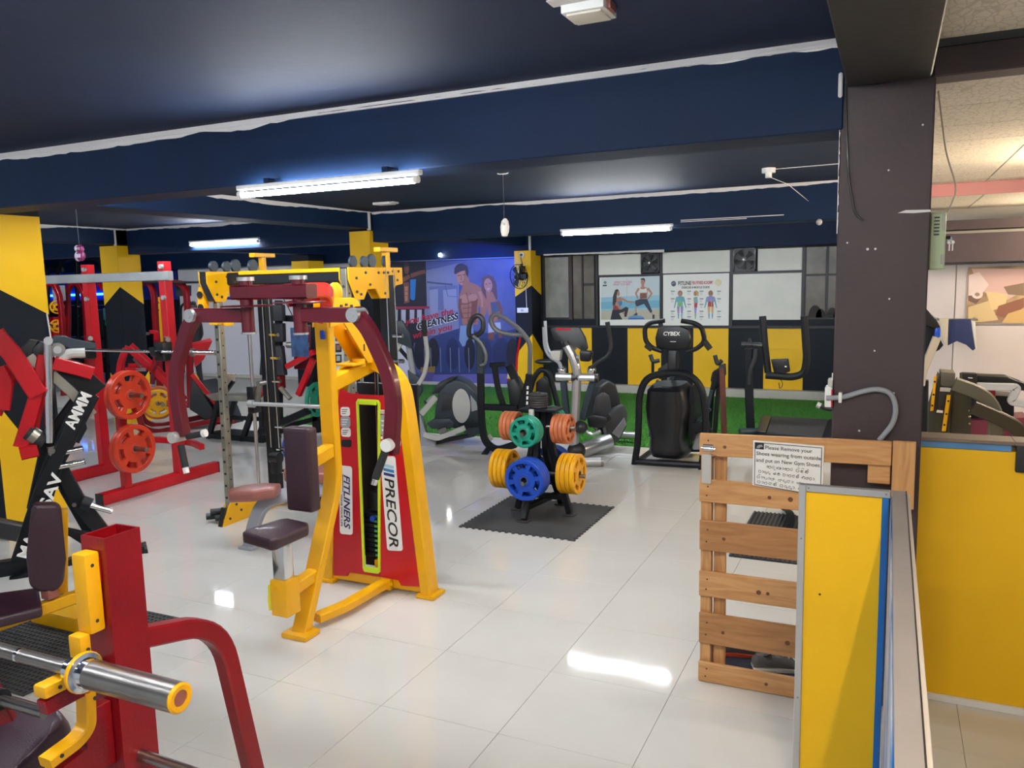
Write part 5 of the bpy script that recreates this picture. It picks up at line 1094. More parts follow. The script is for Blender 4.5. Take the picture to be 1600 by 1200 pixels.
# Sinhala lines drawn stroke by stroke: each letter a few poly-lines in a unit cell
def arc(cx, cy, r, a0, a1, n=9, ry=None): return [(cx+r*math.cos(math.radians(a0+(a1-a0)*i/n)), cy+(ry or r)*math.sin(math.radians(a0+(a1-a0)*i/n))) for i in range(n+1)]
GL = {'k': (1., [arc(.25, .35, .2, 60, 400), arc(.65, .35, .3, 170, -150), [(.1, .72), (.5, .6), (.9, .75)]]),
 'r': (.62, [arc(.3, .45, .26, 100, 400), [(.3, .72), (.45, .9), (.55, .75)]]), 'u': (.3, [arc(.0, -.05, .2, 200, 350)]),
 'N': (1.1, [arc(.2, .35, .18, 0, 360), arc(.6, .4, .3, 180, -120), arc(.9, .35, .16, 0, 300)]), 'A': (.5, [arc(.2, .45, .24, 130, -130)]),
 'p': (.85, [arc(.35, .35, .3, 150, 390), [(.1, .5), (.15, .8), (.35, .6), (.55, .8), (.62, .5)]]), 'i': (.0, [arc(-.35, .95, .25, 20, 160)]),
 't': (.8, [arc(.35, .35, .3, 30, 330), arc(.35, .4, .12, 0, 330)]), 'v': (.85, [arc(.35, .35, .3, 120, 420), arc(.35, .35, .3, 90, 270), [(.35, .65), (.6, .8)]]),
 'n': (.8, [arc(.25, .3, .16, 0, 340), arc(.45, .4, .3, 150, -120), [(.2, .7), (.45, .55), (.7, .75)]]), '_': (.0, [arc(-.2, .95, .14, -60, 200)]),
 'e': (.9, [arc(.4, .4, .32, 150, 440), arc(.4, .3, .15, 0, 320)]), 'h': (.85, [arc(.3, .4, .28, 60, 380), arc(.55, .55, .2, 200, 20)]),
 'g': (.9, [arc(.2, .35, .16, 0, 340), arc(.55, .35, .3, 180, -90), [(.3, .75), (.7, .75)]]), 'l': (.8, [arc(.3, .3, .25, 90, 400), arc(.55, .5, .2, 200, -60)]),
 'm': (.9, [arc(.3, .35, .28, 100, 430), arc(.6, .5, .2, 180, -90)]), 'y': (.9, [arc(.2, .5, .16, 0, 300), arc(.5, .35, .3, 180, 400)]),
 's': (.9, [arc(.3, .35, .26, 40, 390), [(.5, .55), (.65, .75), (.8, .45)]]), 'd': (.75, [arc(.3, .4, .26, 60, 330), arc(.45, .05, .2, 90, -120)]),
 'L': (.85, [arc(.3, .4, .25, 30, 380), arc(.55, .1, .2, 120, -150)]), 'a': (.95, [arc(.25, .4, .2, 40, 380), arc(.6, .3, .28, 140, -110), [(.6, .6), (.8, .8)]]), '.': (.3, [[(.08, .02), (.12, -.1)]]), ' ': (.55, [])}
def sinhala(s, u0, v, h, wid):
    tot = sum(GL[c][0] for c in s); b = B(); x = 0; ku = wid/tot; kv = h
    for c in s:
        wc, st = GL[c]
        for pl_ in st:
            pts = [SP(u0+(x+px*.95)*ku, v-py*kv) for px, py in pl_]
            b.sweep(pts, [(-.00085, -.0002), (.00085, -.0002), (.00085, .0002), (-.00085, .0002)], up=(0, -1, 0))
        x += wc
    return ob('lettering', b, KPRINT, sg)
sinhala('kruNAkr pitin_', .2, .57, .075, .6); sinhala('pALd en pAvhn_ glvA.', .085, .695, .075, .82); sinhala('vYAyAm'.replace('Y', 'i')+' sdhA adAL', .06, .82, .075, .8); sinhala('pAvhn_ pLdA atuL', .07, .93, .075, .8)
# black foot mat and shoes behind the gate
mo = ob('foot_mat', B().box(-.8, -.2, 3.85, 4.2, 0, .012, .004, 1), mat('navy_foot_mat', (.012, .014, .03), .9, bump=.5, bscale=250)); tag(mo, 'dark navy foot mat under the shoes behind the gate', 'mat')
def shoe(c, ang, body, trim, label):
    t = T('shoe', label, 'shoe', c, 'shoes behind the gate', ang, local=True)
    prof = [(-.14, .032, .05), (-.12, .04, .075), (-.06, .036, .08), (0, .04, .07), (.06, .047, .05), (.11, .042, .036), (.14, .02, .02)]
    rings = [[(x, w_*math.cos(q), max(.018, h_*(.5+.5*math.sin(q)))) for q in (2*math.pi*i/16 for i in range(16))] for x, w_, h_ in prof]
    ob('upper', B().loft(rings), body, t)
    ob('sole', B().prism([(x, s*(w_+.005), .0) for s, L_ in ((1, prof), (-1, prof[::-1])) for x, w_, h_ in L_], (0, 0, .02), .004), trim, t)
    ob('laces', B().tube([(.0, -.025, .076), (.02, .025, .071), (.03, -.025, .066), (.045, .025, .06), (.06, -.02, .056)], .004, n=6), trim, t)
    ob('opening', B().cyl((-.07, 0, .079), (-.072, 0, .083), .028, 14), BLKP, t)
    return t
GS = mat('grey_shoe_fabric', (.16, .16, .15), .9, bump=.6, bscale=300, var=.4)
shoe((-.62, 4.02, .013), .25, GS, mat('coral_sole', (.6, .1, .05), .5), 'grey trainer with coral red trim on the dark foot mat')
shoe((-.42, 3.93, .013), .35, GS, mat('pale_sole', (.5, .5, .46), .6), 'plain grey trainer with a pale sole, nearer the gate')
t = T('rubber_mat', 'ribbed dark rubber mat on the floor behind the gate', 'mat', (-.7, 6.1, 0)); ob('base', B().box(-.95, -.2, 5.5, 6.65, 0, .006), RUB, t)
b = B()
for i in range(24): b.box(-.95+.0312*i, -.935+.0312*i, 5.5, 6.65, .005, .013)
ob('ribs', b, MATR, t, kind='stuff')
stp = ob('floor_strap', B().path([(-.72, 6.75, .02), (-.66, 6.55, .06), (-.62, 6.3, .05), (-.64, 6.0, .017)], .06, .008, (0, 0, 1), .1), BLK); tag(stp, 'black strap lying over the ribbed mat behind the gate', 'strap')
# low screen: yellow panel in an aluminium frame with a wall behind running to the viewer
ls = T('screen_panel', 'yellow panel in an aluminium frame at the near end of the grey low wall', 'panel', (-.13, 2.94, 0))
ob('panel', B().box(-.247, .0, 2.942, 2.952, .0, 1.17), YELW, ls)
ob('frame_side', B().box(-.268, -.244, 2.934, 2.958, 0, 1.197, .002, 1), ALU, ls); ob('frame_top', B().box(-.244, .026, 2.934, 2.958, 1.172, 1.197, .002, 1), ALU, ls)
for x, z in ((-.256, 1.0), (-.256, .4), (-.235, 1.186), (.012, 1.186)): ob('rivet', B().cyl((x, 2.934, z), (x, 2.932, z), .003, 8), STEEL, ls)
ob('blue_edge', B().box(.0, .022, 2.937, 2.952, 0, 1.172, .001, 1), mat('bright_blue_paint', (.01, .16, .5), .4, var=.3), ls); ob('hole', B().cyl((-.19, 2.9415, .8), (-.19, 2.9405, .8), .004, 10), KPRINT, ls)
lw = struct('wall_low', B().box(.03, .074, .9, 2.96, 0, 1.195), mat('grey_wall_cap', (.24, .22, .22), .6, bump=.1, bscale=40, var=.12)); ob('painted_side', B().box(.026, .031, .9, 2.93, 0, 1.18), mat('patchy_side_paint', (.6, .6, .6), .5, var=.5, vscale=3, col2=(.02, .16, .45)), lw); ob('side_edge', B().box(.074, .084, .9, 2.96, 0, 1.185, .001, 1), mat('pale_edge', (.5, .48, .48), .6), lw); ob('edge_gap', B().box(.0715, .0745, .9, 2.96, 1.19, 1.1965), KPRINT, lw)
# ================================================================ COLUMN FITTINGS, RIGHT-HAND ROOM
eb = T('meter_box', 'pale green metal box with louvres hanging beside the brown column', 'box', (.18, 3.95, 2.06))
ob('box', B().box(.146, .205, 3.86, 4.05, 1.935, 2.175, .004), mat('pale_green_enamel', (.5, .62, .4), .4), eb); ob('lid', B().box(.148, .203, 3.853, 3.862, 1.94, 2.17, .003, 1), mat('pale_green_enamel', (.5, .62, .4), .4), eb)
for i in range(6): ob('louvre', B().box(.16, .18, 3.849, 3.853, 2.15-.014*i, 2.156-.014*i), DGREY, eb)
ob('hasp', B().box(.19, .2, 3.848, 3.853, 2.1, 2.165, .002, 1), LGREY, eb); ob('hasp', B().box(.19, .2, 3.848, 3.853, 1.96, 2.0, .002, 1), LGREY, eb); ob('lock', B().cyl((.205, 3.9, 2.07), (.225, 3.9, 2.07), .008, 10), BLKP, eb)
ky = T('keys', 'small bunch of keys in the lock of the pale green box', 'keys', (.22, 3.9, 2.06)); ob('ring', B().lathe((.222, 3.9, 2.065), (0, 1, 0), [(.009, -.001), (.011, 0), (.009, .001)], 14), CHROME, ky)
for a in (.0, .012): ob('key', B().cyl((.222+a, 3.9, 2.05), (.222+a, 3.902, 2.05), .008, 12).box(.22+a, .225+a, 3.9, 3.902, 2.015, 2.045), SILV, ky)
cb = ob('cable', B().tube([PY(x, y, 3.95) for x, y in ((1466, 142), (1470, 175), (1478, 240), (1492, 282), (1494, 300), (1484, 325), (1477, 340))], .0032, .05, 6), mat('cream_cable', (.6, .5, .4), .5)); tag(cb, 'cream cable drooping from the tiled ceiling to the pale green box', 'cable')
cb = ob('cable', B().tube([PY(x, y, 3.75) for x, y in ((1316, 62), (1321, 120), (1322, 190), (1326, 280), (1336, 335), (1350, 345))], .004, .05, 6), BLKP); tag(cb, 'thin black cable running down the left edge of the brown column', 'cable')
cb = ob('cable', B().tube([PY(x, y, 3.75) for x, y in ((1322, 135), (1370, 133), (1392, 128), (1410, 123), (1458, 120))], .003, .03, 6), BLKP); tag(cb, 'thin black cable across the head of the brown column', 'cable')
sb = T('socket_box', 'white and red power socket box on the left side of the brown column', 'socket', (-.22, 3.78, 1.38)); ob('box', B().box(-.243, -.213, 3.74, 3.82, 1.35, 1.44, .006), WHITE, sb); ob('red_edge', B().box(-.216, -.21, 3.738, 3.82, 1.352, 1.43, .002, 1), RED, sb); ob('plug', B().box(-.232, -.212, 3.745, 3.8, 1.44, 1.475, .005), LGREY, sb); ob('strip', B().box(-.216, -.212, 3.74, 3.76, 1.47, 1.5), WHITE, sb)
cd = T('conduit', 'grey flexible conduit looping over the lower part of the brown column', 'pipe', (-.1, 3.74, 1.3))
ob('hose', B().tube([PY(x, y, 3.74) for x, y in ((1291, 622), (1318, 621), (1345, 612), (1370, 607), (1392, 613), (1401, 636), (1396, 662), (1374, 688))], .0115, .06, 12, bn=7), mat('grey_conduit', (.28, .3, .33), .45), cd)
ob('saddle', B().box(*[v for p in (PY(1313, 621, 3.738),) for v in (p.x-.007, p.x+.007, 3.722, 3.76, p.z-.022, p.z+.022)], .003), WHITE, cd)
rw = T('fitness_tower', 'black machine with yellow edge strips and curved arms in the right-hand room', 'exercise machine', (.5, 6.2, 0)); k = PlaneKit(rw, (.5, 6.2, 0), 0)
OLV = mat('olive_black', (.03, .03, .022), .4)
k.slab('side_strip', [(1459, 587), (1463, 586), (1458, 640), (1453, 641)], .03, YELP, -.05, .002); k.slab('side_strip', [(1479, 616), (1485, 616), (1477, 672), (1471, 672)], .03, YELP, -.05, .002)
for x, y in ((1460, 595), (1458, 615), (1456, 632), (1481, 625), (1478, 645), (1475, 662)): k.disc('screw', x, y, .006, .004, IRON, -.054)
k.slab('head_block', [(1470, 581), (1493, 583), (1492, 605), (1469, 603)], .2, mat('olive_grey', (.1, .095, .07), .45), 0, .006); k.slab('front_panel', [(1452, 640), (1468, 585), (1470, 604), (1490, 606), (1482, 680), (1470, 690), (1450, 700)], .25, OLV, 0, .006)
k.slab('label', [(1469, 605), (1486, 606), (1484, 612), (1468, 611)], .01, LGREY, -.012, .001); k.slab('label', [(1467, 613), (1478, 614), (1473, 642), (1464, 642)], .01, DGREY, -.012, .001); k.slab('label', [(1464, 640), (1473, 641), (1473, 645), (1463, 644)], .01, WPRINT, -.013, .001)
k.slab('side_panel', [(1490, 606), (1518, 612), (1516, 700), (1482, 700)], .05, OLV, .02, .004)
k.bar('arm', [(1490, 598), (1525, 610), (1545, 625), (1556, 650), (1552, 700)], .09, mat('olive_grey', (.1, .095, .07), .45), .07, -.05, .15); k.bar('arm', [(1518, 632), (1560, 650), (1588, 665), (1596, 690)], .09, OLV, .07, -.1, .1)
for y in (642, 651, 662): k.disc('bolt', 1515, y, .008, .006, CHROME, .0)
k.bar('leg', [(1475, 690), (1475, 860)], .1, BLK, .1, .1); k.bar('leg', [(1510, 690), (1510, 860)], .1, BLK, .1, .1)
t = T('treadmill', 'black and grey machine rails with red guards at the back of the right-hand room', 'exercise machine', (.9, 7.6, 0)); k = PlaneKit(t, (.9, 7.6, 0), 0)
k.slab('rail', [(1502, 586), (1575, 589), (1596, 600), (1610, 602), (1610, 612), (1502, 600)], .2, BLK, 0, .01); k.slab('module', [(1502, 581), (1525, 582), (1525, 598), (1502, 597)], .1, BLKP, -.1, .006); k.bar('grey_frame', [(1520, 602), (1588, 604), (1578, 626), (1602, 630)], .06, GREY, .05, -.05, .02); k.slab('red_guard', [(1528, 612), (1545, 604), (1556, 608), (1556, 622), (1524, 626)], .15, DRED, .0, .01); k.slab('red_base', [(1520, 660), (1610, 655), (1610, 700), (1520, 700)], .3, mat('wine_panel', (.12, .01, .03), .5), .1, .01); k.slab('body', [(1518, 620), (1590, 625), (1590, 700), (1518, 700)], .3, BLK, .2, .01); k.bar('leg', [(1560, 700), (1560, 775)], .3, BLK, .3, .3); k.slab('module_light', [(1511, 587.5), (1518, 588), (1518, 589), (1511, 588.5)], .004, WPRINT, -.104, 0)
t = T('treadmill_console', 'dark treadmill mast with a beige handrail just right of the brown column', 'exercise machine', (.3, 7.2, 0)); k = PlaneKit(t, (.3, 7.2, 0), 0)
k.slab('console', [(1436, 470), (1447, 482), (1463, 498), (1470, 512), (1464, 515), (1436, 505)], .2, BLKP, 0, .01); k.slab('mast', [(1436, 505), (1462, 515), (1466, 528), (1475, 540), (1468, 548), (1452, 555), (1440, 600), (1434, 600)], .15, BLK, .05, .008); k.slab('blue_pad', [(1461, 512), (1469, 512), (1469, 526), (1459, 526)], .1, BLUEP, -.05, .006); k.bar('handrail', [(1463, 526), (1441, 580), (1438, 600)], .06, mat('beige_rail', (.4, .35, .28), .5), .05, -.08, .1); k.bar('mast_leg', [(1438, 595), (1436, 790)], .12, BLK, .1, .05)
t = T('hanging_cloth', 'navy and beige cloths draped over a rail against the white wall panels', 'cloth', (.75, 9.9, 1.2)); k = PlaneKit(t, (.75, 9.9, 0), 0)
k.slab('navy_cloth', [(1482, 499), (1517, 499), (1520, 520), (1524, 545), (1520, 548), (1510, 538), (1495, 532), (1481, 540)], .03, mat('navy_cloth', (.01, .02, .08), .9, bump=.5, bscale=40), 0, .006); k.slab('beige_cloth', [(1467, 497), (1482, 497), (1480, 535), (1477, 539), (1472, 530)], .03, mat('beige_cloth', (.4, .36, .28), .9), -.03, .006); k.slab('grey_cloth', [(1517, 500), (1524, 503), (1526, 545), (1523, 545)], .05, LGREY, .01, .006); k.tube('rail', [(1464, 499), (1528, 500)], .012, STEEL, .02); [ob('bracket', B().cyl(k.p(x, 499.5, .02), k.p(x, 499.5, .28), .012, 8), STEEL, t) for x in (1466, 1526)]
# ================================================================ WALL ITEMS, POSTERS, FANS
pillar(-5.86, -5.55, 12.7, 13.15, 2.45, (2.44, 1.66, 1.85), (1.02, .66), 0)
struct('trim_30', B().box(-5.575, -5.545, 12.67, 12.7, 2.44, 2.8), PEEL)
def zoomer(x0, y0, s, Y): return lambda x, y: (lambda p: (p.x, p.z))(PY(x0+x/s, y0+y/s, Y))
OU, OV = V((1, 0, 0)), V((0, 0, 1))
YM = 13.12
mu = ob('gym_mural', B().box(-8.22, -5.965, YM, YM+.02, .07, 2.33), mat('mural_ground', (.05, .08, .24), .35, var=.5, vscale=1.3, col2=(.13, .15, .3)))
tag(mu, 'large blue gym mural with a muscular man and a woman beside red and black words', 'mural')
z = zoomer(600, 390, 5.216, YM); P = lambda *pts: [z(*p) for p in pts]
def zb(cx, cy, rx, ry, rot=0., n=14): return P(*blob(cx, cy, rx, ry, n, rot))
def zl(pts, w0, w1): return P(*limb(pts, w0, w1))
SK, SK2, SK3 = (.36, .15, .1), (.2, .07, .05), (.46, .22, .15); DK = (.012, .014, .03); NB = (.02, .03, .1); LB = (.2, .3, .45); WH = (.45, .47, .55)
sh = [((.2, .22, .34), P((300, 180), (610, 110), (610, 700), (330, 700))), ((.13, .16, .3), P((365, 300), (600, 290), (600, 480), (380, 500))),
      ((.26, .29, .42), P((370, 330), (440, 320), (440, 560), (380, 560))), ((.26, .29, .42), P((480, 330), (590, 320), (600, 500), (490, 500))), ((.05, .09, .16), zl([(350, 265), (440, 275), (560, 285)], 14, 14)), ((.05, .12, .2), zl([(500, 290), (520, 380), (600, 385)], 6, 4)),
      (DK, P((40, 100), (340, 95), (350, 470), (40, 470))), (SK2, zb(185, 155, 20, 45)), ((.05, .04, .05), zb(184, 122, 22, 20)), (SK2, zl([(100, 275), (170, 240), (210, 215)], 38, 30)), (SK2, zl([(220, 215), (270, 195), (335, 178)], 34, 30)), ((.1, .25, .5), zb(115, 262, 20, 14)), (SK2, P((160, 270), (205, 265), (208, 430), (165, 440))), (SK3, P((168, 300), (196, 300), (192, 420), (172, 420))), (SK2, zl([(168, 340), (196, 340)], 5, 5)), (SK2, zl([(168, 375), (196, 375)], 5, 5)), ((.02, .2, .55), P((214, 245), (262, 240), (252, 405), (236, 415), (214, 400))),
      ((.35, .02, .06), P((40, 465), (370, 462), (370, 482), (40, 486))), (DK, P((40, 486), (330, 482), (330, 760), (40, 760)))]
for x in (75, 140, 210, 270): sh.append(((.45, .46, .55), P((x, 490), (x+38, 490), (x+36, 600), (x, 600))))
sh += [((.03, .05, .16), P((420, 700), (620, 640), (900, 690), (1095, 640), (1095, 1030), (300, 1030), (300, 780))),
       (LB, P((622, 620), (725, 612), (735, 760), (640, 790), (612, 740))), ((.2, .28, .42), zl([(690, 625), (680, 700), (665, 780)], 12, 8)),
       # man
       (SK, P((640, 300), (690, 262), (755, 285), (800, 320), (828, 400), (770, 470), (765, 610), (640, 612), (625, 500), (612, 380))), (SK2, P((700, 350), (765, 400), (750, 590), (700, 610), (715, 450))), (SK3, zb(660, 400, 42, 36, .2)), (SK2, zl([(620, 440), (660, 445), (735, 425)], 10, 8)), (SK3, zb(725, 390, 36, 30)), (SK2, zl([(672, 350), (690, 430), (685, 600)], 7, 7)),
       (SK2, zl([(640, 480), (735, 470)], 7, 7)), (SK2, zl([(640, 520), (735, 510)], 7, 7)), (SK2, zl([(642, 560), (735, 550)], 7, 7)),
       (SK, zl([(785, 330), (815, 420), (812, 500), (800, 545)], 80, 40)), (SK3, zl([(780, 340), (800, 410), (800, 470)], 26, 14)), (SK2, zl([(622, 400), (616, 470), (640, 560)], 26, 18)), (SK, P((640, 240), (690, 225), (700, 290), (650, 300))),
       (SK3, zb(637, 220, 46, 74, -.12)), (SK, P((655, 180), (686, 200), (676, 270), (640, 298), (650, 240))), ((.05, .045, .07), P((572, 195), (575, 150), (600, 118), (640, 112), (680, 135), (690, 180), (684, 225), (668, 200), (660, 170), (625, 178), (585, 200))), ((.06, .03, .04), zl([(600, 215), (628, 206)], 6, 5)), ((.06, .03, .04), zl([(640, 204), (664, 204)], 6, 5)), (SK2, zl([(632, 210), (628, 245), (640, 248)], 5, 5)), ((.25, .07, .08), zl([(618, 268), (655, 262)], 6, 5)),
       # woman
       ((.12, .06, .07), P((800, 230), (850, 203), (895, 225), (918, 290), (925, 400), (900, 430), (830, 400), (795, 330))), (SK, P((830, 340), (885, 345), (915, 410), (945, 470), (945, 560), (880, 600), (850, 520))), (SK3, zb(850, 290, 34, 56, -.1)), ((.45, .44, .5), zl([(842, 322), (862, 318)], 9, 7)), ((.08, .04, .05), zl([(828, 282), (842, 280)], 6, 5)), ((.08, .04, .05), zl([(856, 276), (870, 276)], 6, 5)), ((.07, .1, .16), P((868, 430), (945, 420), (950, 500), (880, 520))), (SK2, zl([(930, 420), (958, 500), (935, 570)], 26, 20)), (WH, P((850, 600), (950, 592), (955, 660), (850, 680))), (SK2, P((850, 680), (900, 672), (895, 740), (850, 730))), (SK2, P((925, 665), (955, 660), (965, 720), (940, 720)))]
for x, r in ((290, 60), (400, 70), (560, 75), (700, 60), (820, 80), (960, 100), (1050, 70)): sh.append((DK if r < 75 else NB, P(*blob(x, 850, r*.75, 130))))
for x in (330, 380, 460, 540, 610, 690): sh.append(((.2, .22, .3), zl([(x, 800), (x+6, 1000)], 6, 6)))
sh += [((.25, .16, .05), P((300, 960), (420, 950), (415, 1000), (300, 1010))), ((.14, .12, .4), P((290, 1020), (1098, 1010), (1098, 1125), (290, 1130))), ((.1, .09, .28), P((300, 1000), (415, 1000), (390, 1080), (290, 1085))), ((.06, .1, .35), zl([(880, 110), (960, 85), (1080, 70)], 6, 4)), ((.06, .1, .35), zl([(900, 180), (980, 200), (1090, 170)], 6, 4)), ((.06, .1, .35), zl([(985, 360), (1030, 330), (1095, 330)], 6, 4)), ((.06, .1, .35), zl([(970, 440), (985, 360)], 6, 4))]
flat('print', mu, (0, YM, 0), OU, OV, sh)
def mtext(s, a, c, m, bold=.02, shear=.25, lift=-.006):
    A, C = PY(600+a[0]/5.216, 390+a[1]/5.216, YM), PY(600+c[0]/5.216, 390+c[1]/5.216, YM); d = (C-A); 
    return txt(s, mu, A+V((0, lift, 0)), d, V((-d.z, 0, d.x)), .17, m, 'LEFT', shear, vfit=d.length, bold=bold)
RP = mat('red_print', (.5, .015, .04), .5)
mtext('you have the', (178, 612), (575, 520), RP); mtext('GREATNESS', (268, 658), (610, 566), WPRINT, .07); mtext('GREATNESS', (272, 655), (608, 565), KPRINT, .035, lift=-.008); mtext('within you', (236, 728), (556, 650), RP)
# posters
def poster(name, x0, x1, z0, z1, label):
    o = ob(name, B().box(x0, x1, YB-.034, YB-.03, z0, z1), WPRINT); tag(o, label, 'poster'); return o
p1 = poster('fitness_poster', -4.47, -3.455, 1.145, 1.955, 'poster of two women exercising with a blue half ball, on the back wall')
z = zoomer(920, 380, 6.957, YB-.034)
NV = (.02, .03, .07); W2 = (.7, .72, .74)
sh = [((.56, .64, .7), P((133, 378), (770, 355), (770, 570), (133, 600))), ((.64, .7, .74), P((133, 378), (560, 362), (560, 560), (133, 590))), ((.3, .55, .7), P((133, 590), (770, 565), (770, 715), (133, 735))), ((.18, .45, .62), P((133, 640), (770, 620), (770, 700), (133, 715))), ((.5, .47, .38), P((133, 735), (770, 715), (770, 830), (133, 832))), ((.4, .45, .5), zl([(415, 380), (415, 720)], 4, 4)),
      ((.03, .025, .03), P((285, 510), (310, 498), (328, 515), (330, 545), (305, 560), (300, 640), (275, 690), (258, 670), (262, 580))), (SK3, zb(322, 548, 16, 28)), (SK3, P((300, 600), (350, 580), (365, 640), (345, 690), (300, 700))), ((.02, .2, .55), P((305, 620), (330, 640), (362, 625), (360, 670), (335, 685))), ((.3, .04, .05), P((268, 660), (300, 680), (340, 695), (350, 730), (262, 730))), (SK3, zl([(355, 600), (420, 635), (500, 640)], 24, 14)), (SK3, zl([(300, 640), (345, 720), (410, 795)], 30, 16)), (DK, P((258, 725), (350, 722), (405, 690), (432, 705), (420, 760), (410, 800), (385, 800), (390, 740), (330, 765), (365, 830), (235, 832))), ((.15, .3, .6), P((425, 830), (430, 800), (470, 788), (560, 788), (600, 805), (605, 828))), ((.03, .15, .45), P((440, 812), (598, 812), (604, 828), (428, 830))),
      (SK3, zl([(545, 490), (512, 545), (535, 605)], 24, 16)), (SK3, zl([(640, 490), (685, 545), (640, 610)], 26, 16)), (SK3, P((560, 480), (630, 478), (640, 520), (632, 600), (555, 605), (556, 520))), (SK2, P((560, 545), (625, 545), (628, 600), (558, 602))), (W2, P((552, 490), (575, 500), (600, 500), (625, 485), (635, 535), (552, 540))), (SK3, P((575, 440), (600, 440), (605, 490), (572, 490))), (SK3, zb(588, 420, 22, 36)), ((.03, .02, .02), P((562, 400), (570, 382), (600, 378), (612, 395), (612, 425), (600, 400), (580, 395))), (NV, P((505, 625), (560, 605), (635, 605), (665, 680), (692, 745), (672, 762), (630, 700), (600, 660), (520, 690), (505, 660))), (SK3, zl([(512, 680), (514, 740), (518, 765)], 14, 10)), (SK3, zl([(680, 750), (700, 785)], 12, 10)), (DK, P((692, 780), (715, 775), (715, 820), (692, 822))), (NV, P((480, 785), (515, 755), (530, 762), (528, 785))), ((.2, .25, .25), zb(178, 428, 16, 16)), (DK, P((152, 455), (195, 452), (195, 466), (152, 468)))]
flat('print', p1, (0, YB-.034, 0), OU, OV, sh); PINK = mat('pink_print', (.6, .06, .28), .5)
for s, a, c in (('WHAT YOU FEEL', (275, 436), (470, 430)), ('WHAT YOU ARE.', (262, 462), (448, 456))):
    A, C = PY(920+a[0]/6.957, 380+a[1]/6.957, YB-.0345), PY(920+c[0]/6.957, 380+c[1]/6.957, YB-.0345); txt(s, p1, A+V((0, -.004, 0)), C-A, OV, .05, PINK, 'LEFT', .25, vfit=(C-A).length)
p2 = poster('muscle_chart', -3.375, -2.31, 1.145, 1.975, 'white muscle chart poster with three coloured body figures on the back wall')
RD, GN, PU, OG, CY = (.5, .03, .06), (.2, .5, .25), (.3, .25, .6), (.65, .4, .15), (.15, .4, .55)
sh = [((.05, .07, .12), zb(922, 440, 27, 30)), ((.35, .4, .45), zl([(905, 445), (925, 430), (940, 440)], 8, 5)), ((.75, .65, .3), zb(1408, 428, 36, 38)), ((.72, .68, .5), zb(1408, 428, 26, 28)), ((.75, .65, .3), zb(1408, 412, 10, 10))]
for cx, hw, a in ((993, 42, (CY, GN, PU)), (1325, 44, (PU, RD, OG))):
    sh += [((.3, .14, .1), zb(cx, 545, 26, 32)), (SK3, zb(cx, 555, 17, 24) if cx < 1200 else zb(cx, 570, 12, 10)), (CY, zl([(cx-hw+6, 590), (cx-hw-8, 650), (cx-hw-22, 705)], 20, 10)), (CY, zl([(cx+hw-6, 590), (cx+hw+8, 650), (cx+hw+22, 705)], 20, 10)), (a[0], P((cx-hw, 585), (cx-10, 572), (cx+10, 572), (cx+hw, 585), (cx+hw-8, 640), (cx-hw+8, 640))), (a[1], P((cx-28, 635), (cx+28, 635), (cx+32, 690), (cx-32, 690))), (a[2], P((cx-34, 688), (cx-4, 688), (cx-8, 760), (cx-28, 765))), (a[2], P((cx+4, 688), (cx+34, 688), (cx+28, 765), (cx+8, 760))), (CY, zl([(cx-18, 765), (cx-18, 820)], 17, 10)), (CY, zl([(cx+18, 765), (cx+18, 820)], 17, 10)), (OG, zl([(cx-10, 700), (cx-14, 760)], 6, 6)), (GN, zl([(cx+8, 600), (cx+8, 680)], 8, 8))]
cx = 1160
sh += [((.55, .4, .15), P((cx-18, 525), (cx+10, 512), (cx+36, 530), (cx+34, 575), (cx+10, 570))), (SK3, zb(cx-4, 548, 17, 26)), (CY, P((cx-22, 590), (cx+20, 580), (cx+26, 650), (cx-18, 650))), (RD, P((cx-18, 650), (cx+22, 650), (cx+18, 700), (cx-12, 700))), (PU, P((cx-14, 698), (cx+14, 698), (cx+6, 770), (cx-8, 770))), (GN, zl([(cx, 770), (cx-2, 822)], 18, 10)), (OG, zl([(cx-6, 595), (cx-12, 670)], 12, 8))]
for x in (892, 1070, 1205, 1395):
    for y0 in (518, 600, 660, 735, 795):
        if x in (892, 1395) and y0 in (660,): continue
        sh.append(((.08, .08, .14), P((x, y0), (x+42, y0), (x+42, y0+8), (x, y0+8))))
        for i in range(3): sh.append(((.5, .5, .54), P((x+2, y0+15+11*i), (x+34-6*(i % 2), y0+15+11*i), (x+34-6*(i % 2), y0+19+11*i), (x+2, y0+19+11*i))))
flat('print', p2, (0, YB-.034, 0), OU, OV, sh, .0004)
for s, a, c, m, h_, bo in (('FITLINE', (970, 455), (1112, 453), KPRINT, .085, .02), ('PEA FITNESS ACADEMY', (1124, 448), (1350, 442), mat('poster_red_print', (.5, .02, .05), .5), .07, .02), ('EXERCISE & MUSCLE GUIDE', (1010, 492), (1310, 488), KPRINT, .045, .02)):
    A, C = PY(920+a[0]/6.957, 380+a[1]/6.957, YB-.036), PY(920+c[0]/6.957, 380+c[1]/6.957, YB-.036); txt(s, p2, A+V((0, -.003, 0)), C-A, OV, h_, m, 'LEFT', vfit=(C-A).length, bold=bo)
